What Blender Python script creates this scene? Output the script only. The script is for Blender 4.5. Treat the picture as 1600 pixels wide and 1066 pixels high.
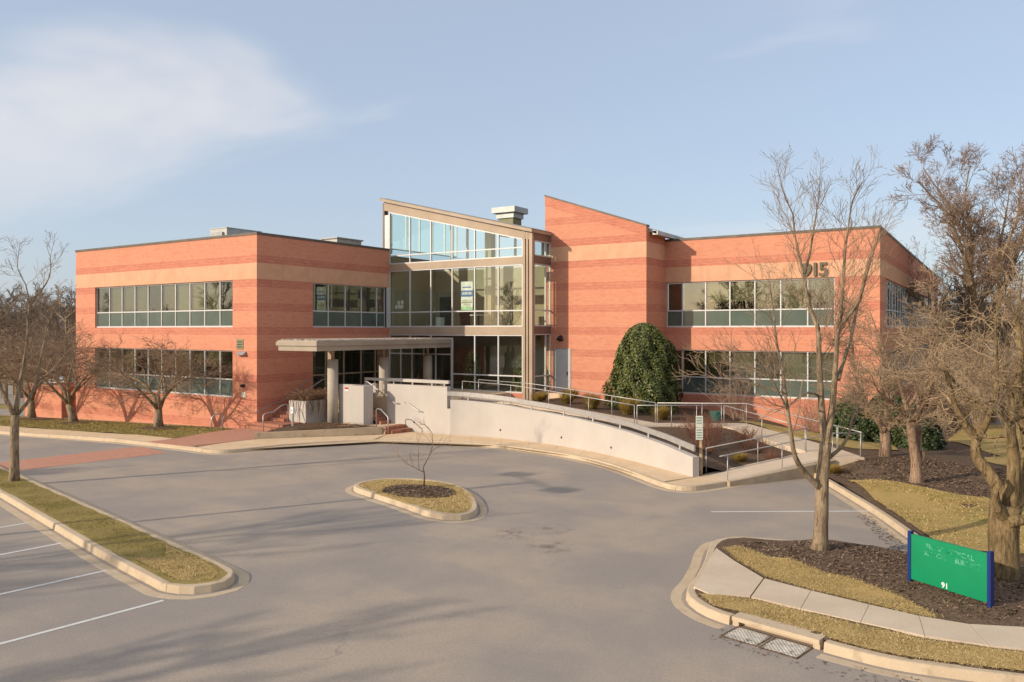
import bpy, bmesh, math, random
import numpy as np
from mathutils import Vector
from mathutils.geometry import delaunay_2d_cdt
R=math.radians
sc=bpy.context.scene
for o in list(bpy.data.objects): bpy.data.objects.remove(o)
COL=sc.collection

# ------------------------------------------------------------------ camera, sky, sun, exposure
CAM=Vector((34.85,-28.40,5.40)); YAW=R(33.0)
cd=bpy.data.cameras.new('camera'); cam=bpy.data.objects.new('camera',cd); COL.objects.link(cam)
cam.location=CAM; cam.rotation_euler=(R(90),0,YAW)
cd.sensor_width=36; cd.lens=27.9; cd.shift_y=-17/1600; cd.clip_start=.1; cd.clip_end=3000
sc.camera=cam
SUN_AZ,SUN_EL=30.0,21.0        # light travels towards +x sin, +y cos
w=bpy.data.worlds.new('World'); sc.world=w; w.use_nodes=True
nt=w.node_tree; nt.nodes.clear()
def wn(t,**k):
    n=nt.nodes.new(t)
    for a,b in k.items(): setattr(n,a,b)
    return n
sky=wn('ShaderNodeTexSky',sky_type='NISHITA',sun_disc=False,sun_elevation=R(SUN_EL),sun_rotation=R(180+SUN_AZ),altitude=100,air_density=1.0,dust_density=1.6,ozone_density=1.2)
tc=wn('ShaderNodeTexCoord'); sp=wn('ShaderNodeSeparateXYZ'); nt.links.new(tc.outputs['Generated'],sp.inputs[0])
def wm(op,a,b=None,c=None):
    n=wn('ShaderNodeMath',operation=op)
    for i,v in enumerate((a,b,c)):
        if v is None: continue
        if isinstance(v,(int,float)): n.inputs[i].default_value=v
        else: nt.links.new(v,n.inputs[i])
    return n.outputs[0]
den=wm('ADD',wm('MAXIMUM',sp.outputs[2],0.0),.10)
cx=wm('DIVIDE',sp.outputs[0],den); cy=wm('DIVIDE',sp.outputs[1],den)
cb=wn('ShaderNodeCombineXYZ'); nt.links.new(cx,cb.inputs[0]); nt.links.new(cy,cb.inputs[1])
mp=wn('ShaderNodeMapping'); mp.inputs['Rotation'].default_value=(0,0,R(-20)); mp.inputs['Scale'].default_value=(.42,1.0,1); mp.inputs['Location'].default_value=(3.88,2.80,0)
nt.links.new(cb.outputs[0],mp.inputs[0])
nz=wn('ShaderNodeTexNoise'); nz.inputs['Scale'].default_value=.62; nz.inputs['Detail'].default_value=5; nz.inputs['Roughness'].default_value=.5; nz.inputs['Distortion'].default_value=.6
nt.links.new(mp.outputs[0],nz.inputs['Vector'])
mr=wn('ShaderNodeMapRange',interpolation_type='SMOOTHSTEP'); mr.inputs['From Min'].default_value=.47; mr.inputs['From Max'].default_value=.64
nt.links.new(nz.outputs['Fac'],mr.inputs['Value'])
up=wn('ShaderNodeMapRange',interpolation_type='SMOOTHSTEP'); up.inputs['From Min'].default_value=.02; up.inputs['From Max'].default_value=.30
nt.links.new(sp.outputs[2],up.inputs['Value'])
cf=wm('MULTIPLY',wm('MULTIPLY',mr.outputs[0],up.outputs[0]),.95)
vl=wn('ShaderNodeMix',data_type='RGBA'); vl.inputs[0].default_value=.76; nt.links.new(sky.outputs[0],vl.inputs[6]); vl.inputs[7].default_value=(1.60,1.84,2.27,1)
mx=wn('ShaderNodeMix',data_type='RGBA'); nt.links.new(cf,mx.inputs[0]); nt.links.new(vl.outputs[2],mx.inputs[6]); mx.inputs[7].default_value=(3.05,2.98,3.0,1)
bg=wn('ShaderNodeBackground'); bg.inputs[1].default_value=.14; nt.links.new(mx.outputs[2],bg.inputs[0])
wo=wn('ShaderNodeOutputWorld'); nt.links.new(bg.outputs[0],wo.inputs[0])
sd=bpy.data.lights.new('sun','SUN'); sd.energy=2.0; sd.angle=R(.53); sd.color=(1,.87,.70)
so=bpy.data.objects.new('sun',sd); COL.objects.link(so)
ld=Vector((math.sin(R(SUN_AZ))*math.cos(R(SUN_EL)),math.cos(R(SUN_AZ))*math.cos(R(SUN_EL)),-math.sin(R(SUN_EL))))
so.rotation_euler=ld.to_track_quat('-Z','Y').to_euler(); so.location=(0,-40,40)
sc.view_settings.view_transform='Standard'; sc.view_settings.look='None'; sc.view_settings.gamma=1; sc.view_settings.use_curve_mapping=False
sc.view_settings.exposure=1.0
sc.render.engine='CYCLES'; sc.render.resolution_x=1024; sc.render.resolution_y=682
sc.cycles.transparent_max_bounces=24; sc.cycles.max_bounces=8

# ------------------------------------------------------------------ materials
def mat(name): 
    m=bpy.data.materials.new(name); m.use_nodes=True; t=m.node_tree; t.nodes.clear()
    return m,t
class NB:
    def __init__(s,name):
        s.m,s.t=mat(name); s.out=s.n('ShaderNodeOutputMaterial')
    def n(s,t,**k):
        x=s.t.nodes.new(t)
        for a,b in k.items(): setattr(x,a,b)
        return x
    def set(s,sock,v):
        if isinstance(v,bpy.types.NodeSocket): s.t.links.new(v,sock)
        elif isinstance(v,(tuple,list)) and len(v)==3 and sock.type=='RGBA': sock.default_value=(*v,1)
        else: sock.default_value=v
    def math(s,op,a,b=None,c=None,clamp=False):
        x=s.n('ShaderNodeMath',operation=op,use_clamp=clamp)
        for i,v in enumerate((a,b,c)):
            if v is not None: s.set(x.inputs[i],v)
        return x.outputs[0]
    def mix(s,f,a,b,mode='MIX'):
        x=s.n('ShaderNodeMix',data_type='RGBA',blend_type=mode); s.set(x.inputs[0],f); s.set(x.inputs[6],a); s.set(x.inputs[7],b); return x.outputs[2]
    def pos(s): return s.n('ShaderNodeNewGeometry').outputs['Position']
    def noise(s,scale,detail=4,rough=.55,vec=None,dist=0.):
        x=s.n('ShaderNodeTexNoise'); s.set(x.inputs['Scale'],scale); s.set(x.inputs['Detail'],detail); s.set(x.inputs['Roughness'],rough); s.set(x.inputs['Distortion'],dist)
        s.t.links.new(vec if vec is not None else s.pos(),x.inputs['Vector']); return x.outputs['Fac']
    def ramp(s,v,lo,hi,a=0.,b=1.):
        x=s.n('ShaderNodeMapRange',interpolation_type='SMOOTHSTEP')
        for k,q in (('Value',v),('From Min',lo),('From Max',hi),('To Min',a),('To Max',b)): s.set(x.inputs[k],q)
        return x.outputs[0]
    def scalevec(s,v,sc3):
        x=s.n('ShaderNodeVectorMath',operation='MULTIPLY'); s.t.links.new(v,x.inputs[0]); x.inputs[1].default_value=sc3; return x.outputs[0]
    def bump(s,h,strength=.3,dist=.02):
        x=s.n('ShaderNodeBump'); s.set(x.inputs['Strength'],strength); s.set(x.inputs['Distance'],dist); s.t.links.new(h,x.inputs['Height']); return x.outputs[0]
    def pbr(s,col,rough=.8,spec=.3,metal=0.,normal=None,**k):
        b=s.n('ShaderNodeBsdfPrincipled'); s.set(b.inputs['Base Color'],col); s.set(b.inputs['Roughness'],rough); s.set(b.inputs['Specular IOR Level'],spec); s.set(b.inputs['Metallic'],metal)
        if normal is not None: s.t.links.new(normal,b.inputs['Normal'])
        s.t.links.new(b.outputs[0],s.out.inputs[0]); return s.m
def plain(name,c,rough=.6,spec=.3,metal=0.,var=.12,scale=3.):
    b=NB(name); n=b.noise(scale,5,.6); c2=tuple(v*(1-var*1.6) for v in c); c1=tuple(min(1,v*(1+var*.6)) for v in c)
    return b.pbr(b.mix(b.ramp(n,.3,.7),c2,c1),rough,spec,metal)
def brick_mat(name,zcut=99.,force=None):
    b=NB(name); g=b.n('ShaderNodeNewGeometry'); s=b.n('ShaderNodeSeparateXYZ'); b.t.links.new(g.outputs['Position'],s.inputs[0])
    q=b.n('ShaderNodeSeparateXYZ'); b.t.links.new(g.outputs['True Normal'],q.inputs[0])
    side=b.math('GREATER_THAN',b.math('ABSOLUTE',q.outputs[0]),.6)
    u=b.math('ADD',b.math('MULTIPLY',s.outputs[0],b.math('SUBTRACT',1.,side)),b.math('MULTIPLY',s.outputs[1],side))
    z=s.outputs[2]
    c=b.n('ShaderNodeCombineXYZ'); b.set(c.inputs[0],u); b.set(c.inputs[1],b.math('ADD',z,.0)); 
    def bt(c1,c2,mo,width,ms):
        x=b.n('ShaderNodeTexBrick'); b.t.links.new(c.outputs[0],x.inputs['Vector'])
        b.set(x.inputs['Color1'],c1); b.set(x.inputs['Color2'],c2); b.set(x.inputs['Mortar'],mo)
        for k,v in (('Scale',1.),('Mortar Size',ms),('Mortar Smooth',.2),('Bias',0.),('Brick Width',width),('Row Height',.0813)): b.set(x.inputs[k],v)
        return x
    L=bt((.64,.268,.165),(.595,.235,.142),(.64,.335,.23),.25,.005)
    D=bt((.545,.19,.12),(.45,.145,.093),(.60,.285,.205),.25,.008)
    t=b.math('MULTIPLY',b.math('FRACT',b.math('DIVIDE',b.math('SUBTRACT',8.17,z),1.30)),1.30)
    dark=b.math('LESS_THAN',t,.43)
    dark=b.math('MULTIPLY',dark,b.math('LESS_THAN',z,zcut))
    if force is not None: dark=force
    col=b.mix(dark,L.outputs[0],D.outputs[0])
    # alternating courses in the dark bands, burnt bricks, broad mottling
    row=b.math('FLOOR',b.math('DIVIDE',t,.0813)); odd=b.math('MODULO',row,2.)
    col=b.mix(b.math('MULTIPLY',b.math('MULTIPLY',odd,dark),.28),col,(.66,.27,.16))
    wn_=b.n('ShaderNodeTexWhiteNoise',noise_dimensions='2D'); cw=b.n('ShaderNodeCombineXYZ'); r2=b.math('FLOOR',b.math('DIVIDE',z,.0813)); b.set(cw.inputs[0],b.math('FLOOR',b.math('ADD',b.math('DIVIDE',u,.25),b.math('MULTIPLY',r2,.5)))); b.set(cw.inputs[1],r2); b.t.links.new(cw.outputs[0],wn_.inputs['Vector'])
    col=b.mix(b.ramp(wn_.outputs['Value'],.80,.95,0.,.2),col,(.40,.12,.07)); col=b.mix(b.ramp(wn_.outputs['Value'],.0,.12,.14,0.),col,(.78,.40,.25))
    lines=b.noise(1.,2,.5,b.scalevec(c.outputs[0],(.10,12.3,1.))); col=b.mix(b.ramp(lines,.5,.75,0.,.14),col,(.46,.15,.09))
    n2=b.noise(.55,5,.6); col=b.mix(b.ramp(n2,.35,.75,0.,.22),col,(.72,.34,.20))
    n3=b.noise(1.3,5,.65,b.scalevec(g.outputs['Position'],(1,1,.16))); col=b.mix(b.ramp(n3,.58,.8,0.,.14),col,(.42,.17,.11))
    return b.pbr(col,.88,.15)
M={}
M['brick']=brick_mat('brick_facade',9.6); M['brick_t']=brick_mat('brick_tower'); M['brick_d']=brick_mat('brick_dark',99.,1.)
def stone():
    b=NB('cast_stone_band'); p=b.pos(); n=b.noise(1.2,6,.65); st=b.noise(1.5,5,.6,b.scalevec(p,(1.2,1.2,.12)))
    c=b.mix(b.ramp(n,.3,.7),(.62,.335,.20),(.69,.39,.245)); c=b.mix(b.ramp(st,.55,.78,0.,.35),c,(.46,.235,.145))
    return b.pbr(c,.9,.15)
M['stone']=stone()
def concrete(name,a,bb,dirt,amt=.4,sc_=1.0):
    b=NB(name); n=b.noise(.9*sc_,6,.65); n2=b.noise(38.*sc_,3,.6); n3=b.noise(2.6*sc_,6,.7)
    c=b.mix(b.ramp(n,.3,.7),a,bb); c=b.mix(b.ramp(n3,.52,.75,0.,amt),c,dirt); c=b.mix(b.ramp(n2,.35,.65,0.,.22),c,tuple(v*.72 for v in a))
    return b.pbr(c,.92,.15,0.,b.bump(n2,.25,.01))
M['conc']=concrete('pavement_concrete',(.66,.475,.295),(.74,.55,.36),(.50,.355,.215),.5)
M['conc2']=concrete('walk_concrete',(.585,.46,.335),(.66,.53,.395),(.46,.355,.255),.4)
M['kerb']=concrete('kerb_concrete',(.52,.40,.27),(.60,.475,.33),(.30,.225,.15),.6,1.4)
M['pan']=concrete('gutter_concrete',(.50,.375,.25),(.57,.44,.305),(.30,.215,.14),.65,1.2)
def whitewall():
    b=NB('painted_concrete_white'); p=b.pos(); st=b.noise(2.2,5,.65,b.scalevec(p,(1.6,1.6,.1))); n=b.noise(.8,5,.6); f=b.noise(24.,3,.6)
    c=b.mix(b.ramp(n,.3,.7),(.475,.43,.385),(.515,.47,.42)); c=b.mix(b.ramp(st,.5,.75,0.,.3),c,(.47,.40,.32)); c=b.mix(b.ramp(f,.4,.65,0.,.08),c,(.5,.44,.36))
    return b.pbr(c,.85,.2,0.,b.bump(f,.15,.01))
M['white']=whitewall()
M['lowwall']=concrete('weathered_concrete',(.40,.31,.21),(.50,.39,.27),(.18,.135,.09),.7,1.3)
M['column']=concrete('column_concrete',(.44,.38,.30),(.52,.455,.37),(.36,.31,.25),.4,1.)
def asphalt():
    b=NB('asphalt'); p=b.pos(); n=b.noise(.22,5,.6); n2=b.noise(1.1,5,.65,b.scalevec(p,(1.,.55,1.))); f=b.noise(55.,3,.7); f2=b.noise(240.,2,.6)
    c=b.mix(b.ramp(n,.38,.62),(.35,.298,.255),(.48,.385,.295)); n4=b.noise(.5,4,.6,b.scalevec(p,(.35,1.4,1.)),.8); c=b.mix(b.ramp(n4,.45,.7,0.,.4),c,(.295,.262,.238)); c=b.mix(b.ramp(n2,.45,.75,0.,.45),c,(.30,.262,.235))
    c=b.mix(b.ramp(f,.3,.7,0.,.5),c,(.20,.172,.15)); f3=b.noise(20.,4,.8); c=b.mix(b.ramp(f3,.42,.66,0.,.38),c,(.21,.182,.158)); f4=b.noise(30.,3,.8); c=b.mix(b.ramp(f4,.58,.72,0.,.4),c,(.50,.44,.38)); c=b.mix(b.ramp(f2,.55,.75,0.,.5),c,(.43,.38,.33))
    # oil stains and tyre scuffs
    s=b.n('ShaderNodeSeparateXYZ'); b.t.links.new(p,s.inputs[0])
    for (x,y,r) in ((24.1,-9.7,.75),(23.4,-10.7,.9),(24.9,-11.3,.9)):
        d=b.math('SQRT',b.math('ADD',b.math('POWER',b.math('SUBTRACT',s.outputs[0],x),2.),b.math('POWER',b.math('SUBTRACT',s.outputs[1],y),2.)))
        m=b.math('MULTIPLY',b.ramp(d,r*.2,r,1.,0.),b.ramp(b.noise(2.6,4,.7),.45,.68)); c=b.mix(b.math('MULTIPLY',m,.6),c,(.06,.045,.035))
    cr=b.n('ShaderNodeTexVoronoi',feature='DISTANCE_TO_EDGE'); b.set(cr.inputs['Scale'],.12)
    nv=b.n('ShaderNodeTexNoise'); b.set(nv.inputs['Scale'],.8); b.set(nv.inputs['Detail'],5.); b.t.links.new(p,nv.inputs['Vector'])
    va=b.n('ShaderNodeVectorMath',operation='ADD'); b.t.links.new(p,va.inputs[0]); vs=b.scalevec(nv.outputs['Color'],(2.2,2.2,0)); b.t.links.new(vs,va.inputs[1]); b.t.links.new(va.outputs[0],cr.inputs['Vector'])
    c=b.mix(b.math('MULTIPLY',b.ramp(cr.outputs['Distance'],.0008,.003,1.,0.),b.ramp(b.noise(.35,3,.6),.56,.68,0.,.3)),c,(.12,.11,.10))
    return b.pbr(c,.9,.2,0.,b.bump(f,.5,.008))
M['asphalt']=asphalt()
def paver(name,a,bb):
    b=NB(name); p=b.pos(); x=b.n('ShaderNodeTexBrick'); r=b.n('ShaderNodeVectorRotate',rotation_type='Z_AXIS'); r.inputs['Angle'].default_value=R(90); b.t.links.new(p,r.inputs['Vector']); b.t.links.new(r.outputs[0],x.inputs['Vector'])
    b.set(x.inputs['Color1'],a); b.set(x.inputs['Color2'],bb); b.set(x.inputs['Mortar'],tuple(v*.6 for v in bb))
    for k,v in (('Scale',1.),('Mortar Size',.006),('Brick Width',.21),('Row Height',.105)): b.set(x.inputs[k],v)
    n=b.noise(.9,5,.6); c=b.mix(b.ramp(n,.4,.75,0.,.35),x.outputs[0],(.42,.27,.19)); return b.pbr(c,.9,.15)
M['paver']=paver('brick_paving',(.56,.29,.20),(.50,.235,.155)); M['step']=paver('brick_step',(.42,.175,.11),(.34,.13,.08))
def grass(name,tan,green,k):
    b=NB(name); n=b.noise(.7,5,.65); n2=b.noise(14.,4,.7); f=b.noise(90.,2,.7)
    c=b.mix(b.ramp(n,.5-k,.72-k),tan,green); c=b.mix(b.ramp(n2,.35,.7,0.,.5),c,tuple(v*.62 for v in tan)); c=b.mix(b.ramp(f,.3,.7,0.,.45),c,tuple(v*.5 for v in green))
    return b.pbr(c,1.,.1,0.,b.bump(f,.8,.02))
M['grass']=grass('dormant_grass',(0.54,0.371,0.149),(0.324,0.284,0.0743),.0); M['grassg']=grass('lawn_grass',(.42,.31,.115),(.28,.235,.065),.02); M['grasst']=grass('tan_grass',(0.65,0.448,0.195),(0.429,0.338,0.104),-.08)
def blade_mat(name,dark,mid,light):
    b=NB(name); at=b.n('ShaderNodeAttribute'); at.attribute_name='shade'; v=at.outputs['Fac']; n=b.noise(.8,4,.65)
    c=b.mix(b.ramp(v,.0,.5),dark,mid); c=b.mix(b.ramp(v,.6,1.),c,light); c=b.mix(b.ramp(n,.45,.7,0.,.35),c,tuple(q*.75 for q in mid)); return b.pbr(c,.9,.15)
M['grass_b']=blade_mat('dormant_blades',(.17,.13,.035),(.46,.33,.12),(.80,.60,.29)); M['grassg_b']=blade_mat('olive_blades',(.12,.105,.026),(.32,.245,.075),(.60,.46,.21)); M['grasst_b']=blade_mat('straw_blades',(.22,.165,.055),(.50,.365,.15),(.80,.61,.32))
def mulch():
    b=NB('bark_mulch'); n=b.noise(1.,4,.6); v=b.n('ShaderNodeTexVoronoi'); b.set(v.inputs['Scale'],26.); b.t.links.new(b.pos(),v.inputs['Vector']); f=b.noise(60.,3,.7)
    hs=b.n('ShaderNodeSeparateColor'); b.t.links.new(v.outputs['Color'],hs.inputs[0])
    c=b.mix(hs.outputs[0],(.12,.08,.054),(.25,.17,.115)); c=b.mix(b.ramp(n,.45,.72,0.,.5),c,(.17,.11,.07)); c=b.mix(b.ramp(f,.3,.7,0.,.5),c,(.035,.023,.016))
    return b.pbr(c,1.,.08,0.,b.bump(hs.outputs[1],.9,.03))
M['mulch']=mulch()
M['mchip']=plain('mulch_chips',(.23,.155,.105),.95,.1,0,.5,7.); M['mchip2']=plain('pale_chips',(.34,.235,.15),.95,.1,0,.4,7.)
M['coping']=plain('bronze_coping',(.14,.115,.09),.55,.3,.2,.15,2.)
M['alum']=plain('white_aluminium',(.60,.58,.56),.45,.4,.1,.04,2.)
M['tanmetal']=plain('tan_metal_panel',(.40,.30,.21),.5,.3,.05,.08,.8)
M['canopy']=plain('grey_tan_panel',(.37,.305,.235),.55,.3,.05,.08,.8)
M['darkpanel']=plain('brown_metal_panel',(.22,.14,.105),.55,.3,.1,.08,.8)
M['grey']=plain('grey_metal',(.36,.35,.34),.5,.35,.3,.1,3.); M['rail']=plain('galvanised_rail',(.47,.445,.42),.4,.5,.45,.08,6.)
M['hood']=plain('green_grey_duct',(.36,.39,.36),.45,.4,.25,.1,2.); M['zinc']=plain('zinc_box',(.45,.44,.41),.5,.4,.2,.1,2.)
M['door']=plain('pale_steel_door',(.50,.49,.48),.5,.3,0,.04,2.)
M['roof']=plain('roof_membrane',(.18,.17,.16),.9,.1,0,.2,.6); M['roofmetal']=plain('standing_seam_roof',(.11,.11,.115),.5,.4,.3,.1,.8)
M['gravel']=concrete('roof_gravel',(.40,.32,.25),(.52,.43,.34),(.26,.20,.15),.6,8.)
M['inwall']=plain('interior_wall',(.42,.36,.24),.8,.2,0,.06,.7); M['indark']=plain('interior_dark',(.10,.085,.06),.8,.2,0,.2,.7); M['infloor']=plain('interior_floor',(.22,.18,.13),.5,.3,0,.1,.7)
M['ceil']=plain('ceiling_tile',(.42,.40,.34),.9,.1,0,.05,2.)
M['blind']=plain('roller_blind',(.17,.165,.115),.9,.1,0,.06,1.2); M['blind2']=plain('olive_blind',(.12,.112,.075),.9,.1,0,.08,1.2); M['dim_sheet']=plain('painted_dim_room',(.05,.045,.028),.9,.1,0,.3,1.)  # the darkest tone paints an unlit room behind the pane
def glass(name,tint,refl=1.55,gcol=(1,1,1)):
    b=NB(name); tr=b.n('ShaderNodeBsdfTransparent'); b.set(tr.inputs[0],tint); gl=b.n('ShaderNodeBsdfGlossy'); b.set(gl.inputs['Roughness'],.015); b.set(gl.inputs['Color'],gcol)
    n=b.noise(.8,2,.5); b.t.links.new(b.bump(n,.02,.05),gl.inputs['Normal'])
    lw=b.n('ShaderNodeLayerWeight'); b.set(lw.inputs['Blend'],.5); fac=b.math('ADD',refl,b.math('MULTIPLY',1-refl,b.math('POWER',lw.outputs['Facing'],5.))); mx=b.n('ShaderNodeMixShader'); b.t.links.new(fac,mx.inputs[0]); b.t.links.new(tr.outputs[0],mx.inputs[1]); b.t.links.new(gl.outputs[0],mx.inputs[2]); b.t.links.new(mx.outputs[0],b.out.inputs[0]); return b.m
M['glass']=glass('tinted_office_glass',(.88,.89,.80),.10); M['aglass']=glass('atrium_glass',(.94,.965,.93),.05); M['cglass']=glass('clerestory_glass',(.89,.975,.97),.05)
M['sglass']=glass('reflective_side_glass',(.62,.66,.64),.22)
b=NB('green_spandrel_glass'); n=b.noise(.9,3,.5); M['spandrel']=b.pbr(b.mix(b.ramp(n,.3,.7),(.085,.112,.092),(.105,.135,.112)),.12,.5)
M['bark']=None
def bark(name,a,bb,dark):
    b=NB(name); p=b.pos(); n=b.noise(13.,5,.7,b.scalevec(p,(1,1,.18)),.4); m=b.noise(1.5,3,.6)
    c=b.mix(b.ramp(m,.35,.7),a,bb); k=b.noise(42.,4,.7,b.scalevec(p,(1,1,.22))); c=b.mix(b.ramp(n,.44,.64,0.,.85),c,dark); c=b.mix(b.ramp(k,.45,.65,0.,.5),c,dark); return b.pbr(c,.95,.1,0.,b.bump(n,1.,.05))
M['bark']=bark('grey_brown_bark',(0.312,0.231,0.15),(0.425,0.319,0.206),(0.125,0.0875,0.0562)); M['barkg']=bark('ochre_bark',(.245,.17,.085),(.32,.225,.115),(.085,.058,.03)); M['barkp']=bark('pinkish_bark',(.31,.205,.135),(.39,.265,.18),(.13,.08,.052))
M['twig']=plain('twigs',(.34,.24,.16),.95,.1,0,.3,.5); M['twigr']=plain('reddish_twigs',(.32,.215,.15),.95,.1,0,.3,.5); M['twigp']=plain('pale_twigs',(.44,.31,.225),.95,.1,0,.3,.5); M['twigd']=plain('distant_twigs',(0.257,0.203,0.155),1.,.05,0,.3,.2); M['twigb']=plain('brush_twigs',(.42,.30,.185),.95,.1,0,.3,.5)
def leaf(name,a,bb,rough=.35):
    b=NB(name); n=b.noise(5.,4,.7); return b.pbr(b.mix(b.ramp(n,.3,.7),a,bb),rough,.5)
M['holly']=leaf('holly_leaf',(.040,.060,.011),(.155,.165,.036),.42); M['leafshade']=plain('painted_leaf_shade',(.012,.018,.006),1.,0.,0,.3,3.); M['yew']=leaf('yew_leaf',(.022,.040,.010),(.07,.09,.022),.5)
M['gold']=plain('golden_grass_blades',(.36,.24,.06),.9,.1,0,.4,5.); M['rust']=plain('rusty_shrub_twigs',(.22,.10,.065),.95,.1,0,.4,2.); M['dry']=plain('dry_vine',(.27,.165,.10),.95,.1,0,.4,5.)
M['signgreen']=plain('sign_green',(.001,.235,.098),.4,.5,0,.05,1.5); M['signblue']=plain('sign_blue',(.011,.030,.16),.4,.4,0,.05,2.); M['signwhite']=plain('sign_white',(.8,.8,.78),.5,.3,0,.02,2.)
b=NB('ghost_letters'); n=b.noise(7.,5,.75); M['ghost']=b.pbr(b.mix(b.ramp(n,.42,.6),(.002,.245,.105),(.14,.45,.28)),.5,.3)
M['numeral']=plain('bronze_numerals',(.115,.095,.06),.5,.4,.4,.2,4.)
M['paint']=concrete('road_paint',(.62,.60,.56),(.72,.70,.66),(.30,.28,.26),.6,3.)
M['plate']=plain('sign_plate',(.66,.67,.58),.5,.3,0,.05,3.); M['platetext']=plain('plate_text',(.16,.27,.22),.6,.3,0,.05,3.); M['wood']=plain('wood_post',(.42,.32,.19),.9,.1,0,.2,5.)
M['red']=plain('red_notice',(.5,.03,.03),.5,.3); M['dark']=plain('dark_metal',(.03,.028,.026),.6,.3); M['black']=plain('black_plastic',(.02,.02,.02),.5,.4)
M['blue']=plain('poster_blue',(.12,.22,.48),.6,.2); M['mint']=plain('poster_green',(.42,.68,.40),.6,.2); M['posterw']=plain('poster_white',(.78,.80,.76),.6,.2); M['pt']=plain('poster_tan',(.42,.40,.28),.6,.2)
M['louvre']=plain('olive_louvre',(.24,.23,.13),.6,.3,.1); M['house']=plain('house_siding',(.62,.585,.53),.8,.2,0,.06,1.); M['houseroof']=plain('house_shingles',(.20,.17,.15),.9,.1,0,.2,1.)
M['redchair']=plain('red_fabric',(.26,.05,.045),.9,.1); M['rust_grate']=plain('cast_grate',(.58,.53,.46),.5,.4,.2,.2,6.); M['pit']=plain('grate_pit',(.42,.37,.30),.9,.1,0,.3,4.); M['rusty']=plain('rusty_frame',(.20,.13,.085),.8,.2,.3,.3,5.)
M['ground']=grass('far_ground',(.27,.20,.11),(.16,.15,.06),.0)
M['teal']=plain('teal_plastic',(.02,.13,.11),.5,.4)
M['pane_d']=plain('house_pane',(.05,.06,.07),.15,.6)

# ------------------------------------------------------------------ helpers
WL={}
def tag(o,label=None,cat=None,group=None,kind=None):
    for k,v in (('label',label),('category',cat),('group',group),('kind',kind)):
        if v: o[k]=v
    return o
def empty(name,loc,label=None,cat=None,group=None,kind=None,parent=None):
    o=bpy.data.objects.new(name,None); COL.objects.link(o); o.empty_display_size=.2
    loc=Vector(loc); WL[o.name]=loc
    if parent is not None: o.parent=parent; o.location=loc-WL[parent.name]
    else: o.location=loc
    return tag(o,label,cat,group,kind)
class MB:
    def __init__(s): s.v=[]; s.f=[]
    def add(s,vs,fs):
        k=len(s.v); s.v+=[tuple(p) for p in vs]; s.f+=[tuple(i+k for i in f) for f in fs]; return s
    def hexa(s,p): return s.add(p,[(0,3,2,1),(4,5,6,7),(0,1,5,4),(1,2,6,5),(2,3,7,6),(3,0,4,7)])
    def box(s,x0,x1,y0,y1,z0,z1): return s.hexa([(x0,y0,z0),(x1,y0,z0),(x1,y1,z0),(x0,y1,z0),(x0,y0,z1),(x1,y0,z1),(x1,y1,z1),(x0,y1,z1)])
    def fbox(s,F,u0,u1,d0,d1,z0,z1): return s.hexa([F(u0,d0,z0),F(u1,d0,z0),F(u1,d1,z0),F(u0,d1,z0),F(u0,d0,z1),F(u1,d0,z1),F(u1,d1,z1),F(u0,d1,z1)])
    def prism(s,pts,z0,z1):
        n=len(pts); a=[(p[0],p[1],z0(p[0],p[1]) if callable(z0) else z0) for p in pts]; c=[(p[0],p[1],z1(p[0],p[1]) if callable(z1) else z1) for p in pts]
        return s.add(a+c,[tuple(range(n-1,-1,-1)),tuple(range(n,2*n))]+[(i,(i+1)%n,n+(i+1)%n,n+i) for i in range(n)])
    def tube(s,pts,rad,n=6,cap=True):
        pts=[Vector(p) for p in pts]; m=len(pts); k=len(s.v)
        if not isinstance(rad,(list,tuple)): rad=[rad]*m
        up=None
        for i,p in enumerate(pts):
            t=(pts[min(i+1,m-1)]-pts[max(i-1,0)])
            if t.length<1e-9: t=Vector((0,0,1))
            t.normalize()
            if up is None:
                up=Vector((0,0,1)) if abs(t.z)<.9 else Vector((1,0,0))
            a=t.cross(up)
            if a.length<1e-6: a=t.cross(Vector((.3,.9,.1)))
            a.normalize(); b=t.cross(a); up=b*-1 if False else up
            r=rad[i]
            for j in range(n):
                c=2*math.pi*j/n; q=p+a*(r*math.cos(c))+b*(r*math.sin(c)); s.v.append((q.x,q.y,q.z))
        for i in range(m-1):
            for j in range(n):
                s.f.append((k+i*n+j,k+i*n+(j+1)%n,k+(i+1)*n+(j+1)%n,k+(i+1)*n+j))
        if cap: s.f.append(tuple(k+j for j in range(n-1,-1,-1))); s.f.append(tuple(k+(m-1)*n+j for j in range(n)))
        return s
    def cyl(s,x,y,z0,z1,r,n=24,r1=None): return s.tube([(x,y,z0),(x,y,z1)],[r,r if r1 is None else r1],n)
    def build(s,name,m,parent=None,smooth=False,**k):
        return mesh_obj(name,np.array(s.v,dtype=np.float64).reshape(-1,3),s.f,m,parent,smooth,**k)
def mesh_obj(name,V,F,m,parent=None,smooth=False,label=None,cat=None,group=None,kind=None,recalc=False):
    c=(V.min(0)+V.max(0))/2; c[2]=V[:,2].min(); me=bpy.data.meshes.new(name)
    me.from_pydata((V-c).tolist(),[],F) if not isinstance(F,np.ndarray) else me.from_pydata((V-c).tolist(),[],F.tolist())
    if isinstance(m,str): m=M[m]
    me.materials.append(m)
    if smooth: me.polygons.foreach_set('use_smooth',[True]*len(me.polygons))
    me.update()
    o=bpy.data.objects.new(name,me); COL.objects.link(o); cc=Vector(c.tolist()); WL[o.name]=cc
    if parent is not None: o.parent=parent; o.location=cc-WL[parent.name]
    else: o.location=cc
    return tag(o,label,cat,group,kind)
def fr(ox,oy,ux,uy):
    l=math.hypot(ux,uy); ux/=l; uy/=l
    return lambda u,d,z:(ox+ux*u-uy*d,oy+uy*u+ux*d,z)
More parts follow.
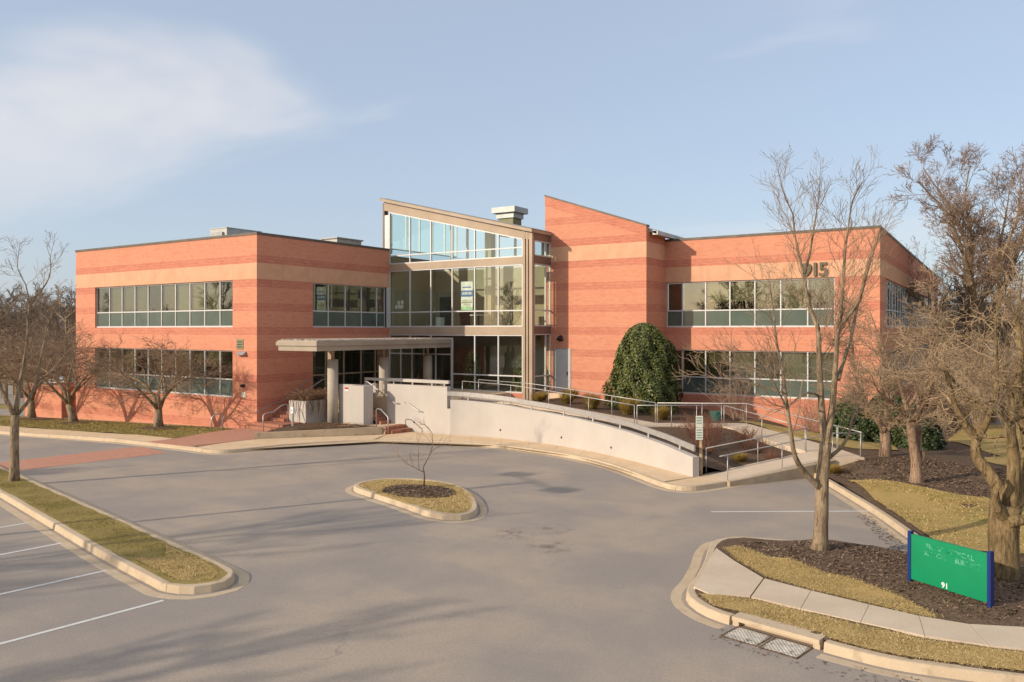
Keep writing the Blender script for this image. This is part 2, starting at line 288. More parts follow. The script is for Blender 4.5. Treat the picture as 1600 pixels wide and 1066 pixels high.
def catmull(pts,step=.25,closed=False):
    P=[Vector(p if len(p)==3 else (*p,0)) for p in pts]; n=len(P); out=[]
    for i in range(n if closed else n-1):
        if closed: a,b,c,d=P[i-1],P[i],P[(i+1)%n],P[(i+2)%n]
        else: a,b,c,d=P[max(i-1,0)],P[i],P[i+1],P[min(i+2,n-1)]
        k=max(1,int((c-b).length/step))
        for j in range(k):
            t=j/k; out.append(.5*((2*b)+(c-a)*t+(2*a-5*b+4*c-d)*t*t+(3*b-a-3*c+d)*t**3))
    if not closed: out.append(P[-1])
    return out
def arcs(P): 
    s=[0]
    for a,b in zip(P,P[1:]): s.append(s[-1]+(b-a).length)
    return s
def resample(P,n):
    P=[Vector(p if len(p)==3 else (*p,0)) for p in P]; s=arcs(P); out=[]; k=0
    for i in range(n):
        t=s[-1]*i/(n-1)
        while k<len(s)-2 and s[k+1]<t: k+=1
        d=s[k+1]-s[k]; out.append(P[k].lerp(P[k+1],(t-s[k])/d if d>0 else 0))
    return out
def lot(x,y=0): return 0. if x>-2 else max(-1.2,(x+2)*.03)
def inpoly(x,y,P):
    c=False; n=len(P); j=n-1
    for i in range(n):
        a,b=P[i],P[j]
        if (a[1]>y)!=(b[1]>y) and x<(b[0]-a[0])*(y-a[1])/(b[1]-a[1])+a[0]: c=not c
        j=i
    return c
def patch(name,poly,zf,step,m,parent=None,kind='structure',jit=0.,seed=1,**k):
    rnd=random.Random(seed); B=[]
    n=len(poly)
    for i in range(n):
        a=Vector(poly[i][:2]); b=Vector(poly[(i+1)%n][:2]); q=max(1,int((b-a).length/step))
        for j in range(q): B.append(a.lerp(b,j/q))
    V=list(B); E=[(i,(i+1)%len(B)) for i in range(len(B))]
    xs=[p.x for p in B]; ys=[p.y for p in B]; bt=[(p.x,p.y) for p in B]
    y=min(ys)+step*.5
    while y<max(ys):
        x=min(xs)+step*.5
        while x<max(xs):
            if inpoly(x,y,bt): V.append(Vector((x+rnd.uniform(-.2,.2)*step,y+rnd.uniform(-.2,.2)*step)))
            x+=step
        y+=step
    r=delaunay_2d_cdt(V,E,[],1,1e-5)
    vs=np.array([(p.x,p.y,zf(p.x,p.y)+(rnd.uniform(-jit,jit) if jit else 0)) for p in r[0]])
    return mesh_obj(name,vs,[tuple(f) for f in r[2]],m,parent,True,kind=kind,**k)
def kerb(name,pts,closed=False,side=1,zf=lot,gutter=.33,seg=3.0,smooth=True,top=.16,h=.15,parent=None,atgutter=False):
    P=catmull(pts,.22,closed) if smooth else [Vector((*p[:2],0)) for p in pts]
    if not smooth:
        Q=[]
        for a,b in zip(P,P[1:]):
            k=max(1,int((b-a).length/.6)); Q+=[a.lerp(b,j/k) for j in range(k)]
        P=Q+[P[-1]]
    n=len(P); N=[]
    for i in range(n):
        t=(P[(i+1)%n]-P[i-1]) if closed else (P[min(i+1,n-1)]-P[max(i-1,0)])
        t.normalize(); N.append(Vector((-t.y,t.x,0))*side)
    root=parent or empty(name,(P[0].x,P[0].y,zf(P[0].x)),kind='structure')
    off=(-gutter if atgutter else 0.)
    prof=[(gutter,-.06),(gutter,.005),(.03,-.002),(.0,h),(-.02,h+.008),(-top,h+.008),(-top,-.06)]
    rng=list(range(n))+([0] if closed else [])
    per=max(2,int(round(seg/.22))) if smooth else max(2,int(round(seg/.6)))
    i=0; L=len(rng)-1
    inner=[P[q]+N[q]*(off-top+.01) for q in range(n)]
    while i<L:
        j=min(L,i+per)
        if L-j<per*.3: j=L
        idx=rng[i:j+1]; mb=MB(); k=len(prof); rings=[]
        for a,q in enumerate(idx):
            p=P[q].copy(); 
            t=Vector((N[q].y,-N[q].x,0))*side
            if a==0: p=p+t*.007
            if a==len(idx)-1: p=p-t*.007
            z=zf(p.x); rings.append([((p+N[q]*(o+off)).x,(p+N[q]*(o+off)).y,z+zz) for o,zz in prof])
        vs=[v for r in rings for v in r]; fs=[]
        for a in range(len(rings)-1):
            for c in range(k): 
                f=(a*k+c,a*k+(c+1)%k,(a+1)*k+(c+1)%k,(a+1)*k+c); fs.append(f if side>0 else f[::-1])
        fs.append(tuple(range(k))); fs.append(tuple((len(rings)-1)*k+c for c in range(k)))
        mb.add(vs,fs); mb.build('kerb_stone','kerb',root)
        i=j
    return root,inner
def slabs(parent,A,B,zf,n,gap=.012,sub=3,name='slab',m='conc',th=.09):
    a=resample(A,n*sub+1); b=resample(B,n*sub+1)
    for i in range(n):
        ia=a[i*sub:(i+1)*sub+1]; ib=b[i*sub:(i+1)*sub+1]
        ia=[p.copy() for p in ia]; ib=[p.copy() for p in ib]
        for L in (ia,ib):
            t=(L[1]-L[0]).normalized(); L[0]+=t*gap/2; t=(L[-1]-L[-2]).normalized(); L[-1]-=t*gap/2
        poly=[(p.x,p.y) for p in ia]+[(p.x,p.y) for p in reversed(ib)]
        ar=sum(poly[q][0]*poly[(q+1)%len(poly)][1]-poly[(q+1)%len(poly)][0]*poly[q][1] for q in range(len(poly)))
        if ar<0: poly=poly[::-1]
        MB().prism(poly,lambda x,y:zf(x,y)-th,zf).build(name,m,parent)
def blades(name,poly,zf,count,h,wd,m,seed=3,lean=.5,parent=None,kind='stuff',spill=.05):
    rnd=np.random.RandomState(seed); xs=[p[0] for p in poly]; ys=[p[1] for p in poly]; P=[]
    while len(P)<count:
        x=rnd.uniform(min(xs),max(xs)); y=rnd.uniform(min(ys),max(ys))
        if inpoly(x,y,poly): x+=rnd.normal(0,spill); y+=rnd.normal(0,spill); P.append((x,y,zf(x,y)-.004))
    P=np.array(P); n=len(P); a=rnd.uniform(0,2*np.pi,n); hh=h*rnd.uniform(.25,1.0,n); l=rnd.uniform(.3,1.,n)*lean*h*1.6; la=rnd.uniform(0,2*np.pi,n)
    d=np.stack([np.cos(a),np.sin(a),0*a],1)*wd/2
    tip=P+np.stack([np.cos(la)*l,np.sin(la)*l,hh],1)
    V=np.empty((n*3,3)); V[0::3]=P-d; V[1::3]=P+d; V[2::3]=tip
    if m in ('grass','grassg','grasst'): m+='_b'
    o=mesh_obj(name,V,np.arange(n*3).reshape(n,3),m,parent,False,kind=kind)
    at_=o.data.attributes.new('shade','FLOAT','FACE'); at_.data.foreach_set('value',rnd.uniform(0,1,n).astype(np.float32)); return o
def chips(name,poly,zf,count,size,m,seed=5,parent=None):
    rnd=np.random.RandomState(seed); xs=[p[0] for p in poly]; ys=[p[1] for p in poly]; P=[]
    while len(P)<count:
        x=rnd.uniform(min(xs),max(xs)); y=rnd.uniform(min(ys),max(ys))
        if inpoly(x,y,poly): P.append((x,y,zf(x,y)+.012))
    P=np.array(P); n=len(P); a=rnd.uniform(0,6.283,n); l=size*rnd.uniform(.4,1.3,n); wd=l*rnd.uniform(.2,.5,n); ti=rnd.uniform(-.6,.6,n)
    u=np.stack([np.cos(a),np.sin(a),ti],1)*l[:,None]/2; v=np.stack([-np.sin(a),np.cos(a),rnd.uniform(-.5,.5,n)],1)*wd[:,None]/2
    V=np.empty((n*4,3)); V[0::4]=P-u-v; V[1::4]=P+u-v; V[2::4]=P+u+v; V[3::4]=P-u+v
    return mesh_obj(name,V,np.arange(n*4).reshape(n,4),m,parent,False,kind='stuff')

# ------------------------------------------------------------------ ground sheets
def ground():
    xs=[-1500,-700,-350,-180,-100,-70,-50,-42,-36,-30,-25,-20,-15,-10,-6,-2,3,10,20,30,40,60,100,180,350,700,1500]; ys=[-1500,-700,-300,-150,-80,-40,-20,0,10,20,30,40,60,80,120,200,400,800,1500]
    V=np.array([(x,y,lot(x)-.12) for y in ys for x in xs]); n=len(xs)
    F=[(j*n+i,j*n+i+1,(j+1)*n+i+1,(j+1)*n+i) for j in range(len(ys)-1) for i in range(n-1)]
    return mesh_obj('ground',V,F,'ground',None,True,kind='structure')
ground()
patch('asphalt_lot',[(-95,-115),(46,-115),(46,-12.6),(34,-5),(28.6,2.2),(24,3.0),(-30,3),(-95,3)],lot,6.,'asphalt')
patch('road',[(-75,6),(-27,6),(-24,12),(-24,34),(-75,34)],lambda x,y:lot(x)-.02,6.,'asphalt')
patch('rear_lot',[(31.5,24.5),(60,24.5),(60,33),(31.5,33)],lambda x,y:.02,4.,'asphalt')
# brick crossing flush in the asphalt
patch('brick_crossing',[(-.45,-14.0),(2.2,-14.4),(3.15,-7.35),(.35,-6.95)],lambda x,y:lot(x)+.006,1.,'paver')
# painted lines
def line(a,b,wd=.1):
    a=Vector((*a,0)); b=Vector((*b,0)); t=(b-a).normalized(); n=Vector((-t.y,t.x,0))*wd/2
    mb=MB(); k=12
    for i in range(k):
        p=a.lerp(b,i/k); q=a.lerp(b,(i+1)/k); mb.add([(p-n).to_tuple()[:2]+(lot(p.x)+.005,),(q-n).to_tuple()[:2]+(lot(q.x)+.005,),(q+n).to_tuple()[:2]+(lot(q.x)+.005,),(p+n).to_tuple()[:2]+(lot(p.x)+.005,)],[(0,1,2,3)])
    return mb.build('painted_line','paint',None,kind='structure')
line((26.97,-5.41),(30.95,-2.72))
for a,b_ in (((20.38,-18.9),(19.75,-24.0)),((17.5,-18.4),(16.9,-23.4)),((14.32,-17.75),(13.7,-22.8)),((11.37,-17.15),(10.8,-22.2)),((8.4,-16.6),(7.8,-21.6))): line(a,b_)

# ---- building-side kerb, pavement
KL=[(-46,-7.7),(-30,-7.6),(-12,-7.4),(-5,-7.1),(0,-6.92),(3,-6.74),(4.9,-6.72),(5.75,-6.2),(6.15,-5.1),(6.6,-3.6),(7.44,-2.1),(8.6,-.62),(10.6,.5),(12.2,1.0),(14.4,1.36),(16.5,1.18),(19,.52),(21.2,-.64),(24.0,-2.85),(24.9,-3.25),(25.6,-3.0),(26.05,-2.25),(26.7,-.7),(27.75,1.75)]
kr,KI=kerb('kerb',KL,False,-1,atgutter=True)
KR=[(27.98,2.55),(28.2,2.2),(28.7,1.35),(31,-2.9),(32.35,-5.7),(33.05,-7.0),(32.6,-7.55),(31.9,-7.5),(30.4,-7.85),(29.1,-8.2),(28.6,-8.42),(28.32,-8.93),(28.40,-9.75),(28.68,-10.83),(28.92,-12.0),(29.03,-12.85),(29.3,-13.42),(29.8,-13.85),(30.28,-14.02)]
_,KRI=kerb('kerb',KR,False,-1)
kerb('kerb',[(31.98,-14.36),(32.6,-14.46),(33.3,-14.46),(34.8,-14.1),(36.5,-13.4),(40,-12.0),(45,-10.3)],False,-1)
# teardrop island and long parking island
TD=[(15.58,-8.55),(15.5,-7.95),(15.86,-7.2),(17.0,-6.66),(18.3,-6.72),(19.54,-7.48),(20.69,-8.61),(21.36,-9.6),(21.35,-10.28),(20.5,-10.5),(18.8,-9.92),(17.0,-9.36),(16.05,-9.02)]
kerb('kerb',TD,True,1,gutter=.30)
LI=[(-6,-12.05),(4.17,-13.98),(10.5,-15.2),(16.92,-16.45),(19.7,-17.0),(20.4,-17.25),(20.78,-17.75),(20.55,-18.32),(19.95,-18.54),(19.3,-18.46),(16.45,-17.92),(10.68,-16.67),(6.8,-15.84),(-6,-13.2)]
kerb('kerb',LI,False,1,gutter=.34)
# pavement slabs between kerb and walls
sw=empty('sidewalk',(0,-6,.1),kind='structure')
ki=[p for p in KI]
def sub(a,b): return [p for p in ki if a<=p.x<=b]
zp=lambda x,y:lot(x)+.155
A=[p for p in ki if p.x<=.3]; B=[Vector((-46,-5.5,0)),Vector((-20,-5.5,0)),Vector((-7,-5.35,0)),Vector((-2.9,-5.2,0)),Vector((.2,-5.1,0))]
slabs(sw,A,B,zp,26)
i0=next(i for i,p in enumerate(ki) if p.x>3.3); i1=next(i for i,p in enumerate(ki) if p.x>8.6)
WALLC=[(10.35,3.1),(11.3,3.42),(12.72,3.62),(14.0,3.55),(14.86,3.40),(16.99,2.96),(19.18,2.17),(21.37,1.02),(23.38,-.22),(24.83,-1.12)]
WC=catmull(WALLC,.2)
A=ki[i0:i1]; B=[(3.5,-4.6),(3.66,-3.2),(5.39,-1.18),(6.84,.38),(7.85,1.65)]
slabs(sw,A,B,zp,6)
iE=next(i for i,p in enumerate(ki) if p.x>24.6)
A=ki[i1:iE]; B=[(7.85,1.65),(8.25,3.25),(10.35,3.25)]+[(p.x,p.y) for p in WC]
slabs(sw,A,B,zp,11)
A=ki[iE:]; 
# ramp foot slab
MB().prism([(24.35,-2.78),(24.9,-2.92),(25.4,-2.72),(25.72,-2.1),(26.1,-1.25),(25.0,-.25),(24.95,-1.0)],.06,.157).build('slab','conc',sw)
patch('pavement_base',[(-46,-7.3),(5.0,-6.4),(6.9,-3.4),(9,-.3),(14.4,1.7),(19,.9),(24.5,-2.6),(26,-1.2),(24.8,0),(20,2.6),(14,4.2),(8,4),(3,-3),(0,-5),(-46,-5)],lambda x,y:lot(x)+.11,2.,'pan')
# brick walk to the steps
MB().prism([(.25,-6.55),(3.2,-6.38),(3.45,-4.6),(3.6,-3.1),(2.6,-.75),(-.35,-.6),(-.35,-2.4),(.3,-5.1)],.02,.165).build('brick_walk','paver',None,kind='structure')
# lawn in front of the left wing
def zl(x,y):
    k=min(1,max(0,-y/2.2)); return lot(x)-.03+.19*k+.03*math.sin(x*.9)*k
LAWN=[(-46,-5.45),(-20,-5.45),(-7,-5.3),(-2.9,-5.15),(.2,-5.05),(-.4,-2.3),(-.4,-.02),(-18.2,-.02),(-18.2,9),(-46,9)]
patch('lawn',LAWN,lambda x,y:zl(x,min(y,-.001)) if y<0 else lot(x)-.03,1.,'grassg')
tag(blades('lawn_grass',[(-20,-5.4),(-7,-5.25),(.1,-5.0),(-.4,-2.3),(-.4,-.3),(-20,-.3)],zl,26000,.06,.035,'grassg',3,1.2),'short green grass in front of the left brick wing','grass')
for i,(x,y,r,l) in enumerate(((-4.75,-2.75,1.0,'a'),(-13.3,-2.75,1.0,'b'),(-19.3,-1.9,1.5,'c'))):
    P=[(x+r*1.25*math.cos(t)*(1+.12*math.sin(3*t+i)),y+r*.75*math.sin(t)) for t in [k*math.pi/10 for k in range(20)]]
    patch('mulch_ring',P,lambda X,Y,x=x,y=y,r=r:zl(X,Y)+.015+.07*max(0,1-math.hypot((X-x)/1.25,(Y-y)/.75)/r),.25,'mulch',jit=.01)

# ---- planting beds and right-hand lawn: one height field
CTL=[(10.5,4.2,1.5),(12.7,4.6,1.45),(15,4.4,1.33),(17.5,3.6,1.2),(19.5,2.7,1.08),(21.5,1.7,.95),(23.5,.45,.72),(24.9,-.4,.45),(25.6,.3,.22),
 (20.2,3.9,1.10),(17.5,4.9,1.26),(15,5.8,1.43),(12.5,6.2,1.58),(10.5,6.2,1.68),(12.5,9,1.5),(11,10.4,1.38),(13,12.4,1.55),(15,12.4,1.42),(17,12,1.25),(19,15,.9),(22,15,.55),(25.5,15,.05),(28.5,15.3,-.05),
 (22.7,8.4,1.02),(26.5,7.0,.62),(28.5,5.5,.55),(27.4,4,.5),(26.3,2,.3),(23.3,6.4,1.0),(24,4,.72),(25,2,.42),(21.5,4.4,1.1),(22.5,3,.85),
 (29.8,3.9,.56),(30.2,4.8,.58),(31.9,.2,.48),(28.5,2.4,.2),(29,1.4,.19),(31,-2.6,.18),(32.5,-5.3,.18),(34,-1,.45),(36,2,.6),(40,8,.5),(32,10,.35),(35,20,.15),(30,18,0),(45,0,.6),(33,-7.5,.2),(36,-6,.35),(45,-9,.3),(38,-10,.3),
 (29.2,-8.4,.16),(28.5,-9.8,.16),(28.9,-12,.16),(30.3,-13.8,.16),(33,-14.2,.16),(36,-13.3,.17),(42,-11.2,.17),(30.8,-9.0,.30),(32.8,-10.4,.30),(34.2,-11.2,.30),(34.4,-9.3,.36),(32,-12.6,.19),(35,-12.3,.19),(30,-11.8,.18),(50,25,.0),(31,26,0.),(40,24,.0)]
CTL+=[(x,y,.165) for x,y in ((28.7,-10.2),(29.4,-11),(30.2,-11.5),(31.2,-11.75),(32.3,-12),(33.2,-12.1),(33.9,-12.1),(34.6,-11.9),(36,-11.3),(38,-10.6),(41,-9.8),(44,-9),(30.3,-12.6),(31.3,-12.6),(32.3,-12.7),(33.3,-12.8),(34.3,-12.7),(36,-12),(39,-11.2),(42,-10.4),(29.6,-13.1),(29.2,-12),(29.6,-12.2))]
CT=np.array(CTL)
def zb(x,y):
    d=(CT[:,0]-x)**2+(CT[:,1]-y)**2+.02; ww=d**-2.0; return float((ww*CT[:,2]).sum()/ww.sum())
innerw=[(p.x,p.y+.12) for p in WC]
BED=[(8.6,10.6),(9.4,6.0),(9.4,3.6),(10.4,3.55)]+innerw[4:]+[(25.05,-.45),(25.6,.2),(27.6,4.0),(28.9,3.2),(28.0,2.62),(28.2,2.3),(28.9,1.4),(31.12,-2.82),(32.5,-5.62),(33.25,-7.0),(37,-7),(46,-8),(60,-2),(60,24.5),(31.5,24.5),(28.9,24.5),(28.62,15.36),(17.1,15.36),(17.1,12.62),(10.9,12.62),(10.9,10.6)]
patch('planting_bed',BED,zb,.8,'mulch',jit=.012)
GR=[(29.6,.9),(31.3,-2.72),(32.6,-5.5),(33.2,-6.9),(37,-6.95),(46,-7.9),(59,-2),(59,24),(32,24),(31.5,14),(34,8.5),(33.0,6.6),(35,4.0),(38.5,1.0),(37.5,-.8),(35.5,-1.5),(33.2,-1.2),(31.0,.0)]
patch('lawn',GR,lambda x,y:zb(x,y)+.03,.8,'grass',jit=.008)
tag(blades('lawn_grass',GR[:6]+[(46,3),(36,5),(38.5,1),(37.5,-.8),(35.5,-1.5),(33.2,-1.2),(31,0)],lambda x,y:zb(x,y)+.03,34000,.05,.03,'grass',4,1.3),'tan winter grass on the slope right of the driveway','grass')
GL=[(25.9,14.6),(24,12.5),(23.3,9.3),(27,7.6),(29.2,6.2),(30.5,6.8),(30,9.5),(28.6,15.0)]
patch('lawn',GL,lambda x,y:zb(x,y)+.03,.6,'grass',jit=.01)
# sign peninsula
ISL=[(p.x,p.y) for p in KRI if p.y<-7.3]+[(30.4,-13.9),(31.9,-14.2),(32.0,-14.26),(32.6,-14.36),(33.3,-14.36),(34.8,-14.0),(36.5,-13.3),(40,-11.9),(45,-10.2),(45,-7.5),(37,-7),(33.4,-7.1)]
patch('mulch_bed',ISL,zb,.45,'mulch',jit=.015)
SWU=[(28.62,-9.85),(29.3,-10.65),(30.22,-11.58),(31.22,-11.85),(32.33,-12.09),(33.19,-12.24),(33.97,-12.22),(34.8,-11.85),(37,-10.9),(44,-9)]
SWL=[(29.18,-12.9),(29.55,-13.12),(30.32,-12.87),(31.29,-13.01),(32.35,-13.14),(33.38,-13.24),(34.32,-13.12),(34.9,-12.95),(37,-12.1),(44,-10.3)]
zs=lambda x,y:max(.172,zb(x,y)*.3+.125)
sw2=empty('sidewalk',(30,-12,.1),kind='structure')
for i in range(len(SWU)-1):
    if i==0:
        poly=[(28.62,-9.85),(29.3,-10.65),(30.2,-11.56),(30.3,-12.86),(29.55,-13.12),(29.18,-12.9),(29.08,-12.3),(28.85,-11.2)]; 
    elif i==1: continue
    else:
        a,b_,c,d=SWU[i],SWU[i+1],SWL[i+1],SWL[i]; g=.012
        poly=[(a[0]+g,a[1]),(b_[0],b_[1]),(c[0],c[1]),(d[0]+g,d[1])]
    poly=poly[::-1] if sum(poly[q][0]*poly[(q+1)%len(poly)][1]-poly[(q+1)%len(poly)][0]*poly[q][1] for q in range(len(poly)))<0 else poly
    if i>2:
        n_=3
        for k in range(n_ if i>7 else 1): 
            m_=n_ if i>7 else 1; lp=lambda p,q,t:(p[0]+(q[0]-p[0])*t,p[1]+(q[1]-p[1])*t)
            a,b_,c,d=SWU[i],SWU[i+1],SWL[i+1],SWL[i]; e=.012/1.2
            pl=[lp(d,c,k/m_+e/m_),lp(d,c,(k+1)/m_),lp(a,b_,(k+1)/m_),lp(a,b_,k/m_+e/m_)]
            MB().prism(pl,.05,.2).build('slab','conc2',sw2)
    else: MB().prism(poly,.05,.2).build('slab','conc2',sw2)
def edgy(P,a,seed):
    rnd=random.Random(seed); return [(x+rnd.uniform(-a,a),y+rnd.uniform(-a,a)) for x,y in P]
G1=edgy([(28.75,-9.7),(29.35,-10.4),(30.25,-11.4),(31.25,-11.7),(32.3,-11.95),(33.1,-12.1),(33.5,-12.1),(33.0,-11.6),(32.5,-11.2),(32.1,-10.95),(31.7,-10.6),(31.2,-10.55),(30.75,-10.25),(30.3,-9.95),(29.9,-9.95),(29.4,-9.55),(29.0,-9.4)],.05,2)
G2=edgy([(29.42,-13.22),(29.9,-13.05),(30.3,-12.95),(31.29,-13.14),(32.35,-13.27),(33.38,-13.37),(34.32,-13.25),(34.9,-13.08),(37,-12.2),(44,-10.45),(44,-10.7),(36.5,-13.24),(34.8,-13.95),(33.3,-14.3),(32.6,-14.3),(32.05,-14.18),(31.9,-14.02),(30.4,-13.74),(29.9,-13.7)],.01,3)
for i,(P,l) in enumerate(((G1,'patch of tan grass between sign mulch and concrete walk'),(G2,'strip of tan grass between concrete walk and kerb by the drain'))):
    patch('lawn',P,lambda x,y:zb(x,y)+.02,.4,'grasst',jit=.008)
    tag(blades('lawn_grass',P,lambda x,y:zb(x,y)+.02,48000,.032,.012,'grasst',7+i,1.3),l,'grass')
MU=[(28.9,-8.9),(29.4,-8.5),(33,-7.6),(37,-7.5),(38,-10),(34.5,-11.7),(33.2,-11.9),(31.2,-10.5),(30,-9.9),(29.2,-9.5)]
tag(chips('mulch_chips',MU,zb,9000,.07,'mchip',5),'dark bark mulch chips round the sign and front tree','mulch')
tag(chips('pale_chips',MU,zb,900,.05,'mchip2',6),'scattered pale wood chips on the mulch by the sign','mulch')
MU2=[(29,1.6),(31.2,.2),(33.4,-1),(37,-.6),(38,1),(35,3.5),(31,5.5),(29.6,3.6)]
tag(chips('mulch_chips',MU2,zb,7000,.09,'mchip',8),'dark bark mulch chips under the trees right of the ramp','mulch')
LT=[(31.0,-3.4),(32.1,-5.8),(32.4,-7.0),(32.0,-6.9),(30.6,-3.4)]
tag(chips('leaf_litter',LT,lambda x,y:0.,260,.06,'mchip',15),'brown leaf litter along the driveway gutter','litter')
tag(chips('leaf_litter',[(30.2,-14.9),(32.2,-15.3),(34.5,-15.0),(34.6,-14.5),(32,-14.75),(30.1,-14.3)],lambda x,y:0.,160,.05,'mchip',16),'brown leaf litter by the storm drain gutter','litter')
# island fills
tdi=[(p.x,p.y) for p in catmull(TD,.5,True)]
patch('island_lawn',tdi,lambda x,y:.14+.05*max(0,1-math.hypot(x-18.6,y+8.6)/2.4),.4,'grasst',jit=.006)
TDs=[(18.4+(x-18.4)*.93,-8.6+(y+8.6)*.9) for x,y in tdi]
tag(blades('lawn_grass',TDs,lambda x,y:.15+.04*max(0,1-math.hypot(x-18.6,y+8.6)/2.4),12000,.04,.018,'grasst',11,1.2),'tan grass inside the teardrop kerb island','grass')
P=[(18.3+1.35*math.cos(t),-8.45+.95*math.sin(t)) for t in [k*math.pi/12 for k in range(24)]]
zmm=lambda x,y:.17+.10*max(0,1-math.hypot((x-18.3)/1.35,(y+8.45)/.95))
patch('mulch_ring',P,zmm,.2,'mulch',jit=.02)
tag(chips('mulch_chips',P,zmm,1500,.08,'mchip',12),'dark mulch chips round the teardrop island sapling','mulch')
LIi=[(-6,-12.2),(4.17,-14.12),(10.5,-15.34),(16.92,-16.58),(19.6,-17.12),(20.37,-17.36),(20.69,-17.77),(20.49,-18.26),(19.93,-18.45),(16.45,-17.76),(10.68,-16.52),(-6,-13.05)]
patch('island_lawn',LIi,lambda x,y:lot(x)+.16,.5,'grassg',jit=.01)
LIg=[(2,-13.75),(4.17,-14.15),(10.5,-15.37),(16.92,-16.61),(19.5,-17.15),(20.2,-17.45),(20.45,-17.8),(20.3,-18.1),(19.9,-18.28),(16.45,-17.7),(10.68,-16.46),(2,-14.6)]
tag(blades('lawn_grass',LIg,lambda x,y:lot(x)+.15,46000,.04,.014,'grassg',13,1.2),'green and tan grass strip in the long parking island','grass')
LIt=[(17.2,-16.75),(19.5,-17.2),(20.2,-17.5),(20.45,-17.8),(20.3,-18.1),(19.9,-18.25),(17.6,-17.85),(18.2,-17.4)]
patch('bare_turf',LIt,lambda x,y:.168,.3,'grasst',jit=.006); tag(blades('dry_grass',LIt,lambda x,y:.165,4500,.05,.016,'grasst',14,.9),'bare tan turf at the rounded end of the parking island','grass')

# ------------------------------------------------------------------ storm drain inlet
dr=empty('storm_drain',(31.1,-14.2,0),'concrete storm drain inlet with two cast grates in the kerb','drain')
Fd=fr(30.33,-14.0,1.55,-.31)
mb=MB(); mb.fbox(Fd,.0,1.62,-.05,.32,.10,.175); mb.build('hood','kerb',dr)
MB().fbox(Fd,.0,.12,-.02,.30,-.05,.099).build('jamb','kerb',dr); MB().fbox(Fd,1.5,1.62,-.02,.30,-.05,.099).build('jamb','kerb',dr)
MB().fbox(Fd,.12,1.5,.12,.30,-.05,.099).build('throat','pan',dr)
for k in range(2):
    u0=.1+k*.72; u1=u0+.69
    g=MB()
    g.fbox(Fd,u0,u1,-.66,-.62,-.03,.012).fbox(Fd,u0,u1,-.05,-.01,-.03,.012).fbox(Fd,u0,u0+.03,-.62,-.05,-.03,.012).fbox(Fd,u1-.03,u1,-.62,-.05,-.03,.012)
    gr_=g.build('grate_frame','rusty',dr)
    g=MB(); nn=12
    for a in range(-nn,nn+1):
        # diagonal bars clipped to the frame
        for sgn in (1,-1):
            pts=[]
            for t in np.linspace(0,1,9):
                d=-.62+.57*t; u=(u0+u1)/2+a*.075+sgn*(t-.5)*.5
                if u0+.02<u<u1-.02: pts.append(Fd(u,d,.004))
            if len(pts)>1: g.tube([pts[0],pts[-1]],.011,4)
    g.build('grate_bars','rust_grate',gr_)
MB().fbox(Fd,.1,1.51,-.66,-.01,-.2,.004).build('pit','pit',dr)

# ------------------------------------------------------------------ the office building
BLD=empty('office_building',(0,0,0),'two storey orange brick office building with sloped glass atrium','building')
def wall(F,u0,u1,z0,z1,ops,th=.3,m='brick',name='wall'):
    us=sorted({u0,u1,*[o[0] for o in ops],*[o[1] for o in ops]}); zz=sorted({z0,z1,*[o[2] for o in ops],*[o[3] for o in ops]}); mb=MB()
    for a,b_ in zip(us,us[1:]):
        runs=[]
        for c,d in zip(zz,zz[1:]):
            if any(o[0]<=a and b_<=o[1] and o[2]<=c and d<=o[3] for o in ops): continue
            if runs and abs(runs[-1][1]-c)<1e-6: runs[-1][1]=d
            else: runs.append([c,d])
        for c,d in runs: mb.fbox(F,a,b_,0,th,c,d)
    return mb.build(name,m,BLD)
rw=random.Random(11)
def window(F,us,z0,zm,z1,rec=.10,gm='glass',spand=True,blinds=None,fw=.035,mw=.065,rows=True,frame='alum'):
    u0,u1=us[0],us[-1]; f=MB(); d0,d1=rec,rec+.09
    f.fbox(F,u0,u1,d0-.012,d1,z0,z0+.085).fbox(F,u0,u1,d0,d1,z1-.055,z1).fbox(F,u0,u0+.05,d0,d1,z0+.085,z1-.055).fbox(F,u1-.05,u1,d0,d1,z0+.085,z1-.055)
    W=f.build('window',frame,BLD)
    for u in us[1:-1]: MB().fbox(F,u-mw/2,u+mw/2,d0,d1,z0+.085,z1-.055).build('mullion',frame,W)
    for i,(a,b_) in enumerate(zip(us,us[1:])):
        a2=a+(.05 if i==0 else mw/2); b2=b_-(.05 if i==len(us)-2 else mw/2)
        if zm:
            MB().fbox(F,a2,b2,d0+.004,d1-.004,zm-.035,zm+.035).build('transom',frame,W)
            MB().fbox(F,a2,b2,d0+.04,d0+.052,z0+.085,zm-.035).build('pane','spandrel' if spand else gm,W)
        za,zc=(zm+.035) if zm else z0+.085,z1-.055; e1,e2=rw.uniform(-.012,.012),rw.uniform(-.012,.012)
        MB().hexa([F(a2,d0+.04,za),F(b2,d0+.04+e1,za),F(b2,d0+.048+e1,za),F(a2,d0+.048,za),F(a2,d0+.04+e2,zc),F(b2,d0+.04+e1+e2,zc),F(b2,d0+.048+e1+e2,zc),F(a2,d0+.048+e2,zc)]).build('pane',gm,W)
        if blinds:
            k=blinds[i%len(blinds)]; zb0=(zm or z0)+.04
            if k is None: continue
            mname,drop=k; zt=z1-.06
            MB().fbox(F,a2,b2,d0+.16,d0+.17,zt-(zt-zb0)*drop,zt).build('blind',mname,W)  # a blind, except where the darkest tone paints a dim room
    return W
def panels(F,us,z0,z1,m='stone',name='band_panel',pr=.012):
    for a,b_ in zip(us,us[1:]): MB().fbox(F,a+.004,b_-.004,-pr,.05,z0,z1).build(name,m,BLD)
Z0,ZM,Z1=5.56,6.52,8.16; Y0,YM,Y1=1.66,2.66,4.27; TOP=10.56
XL=-18.1; YA=10.63
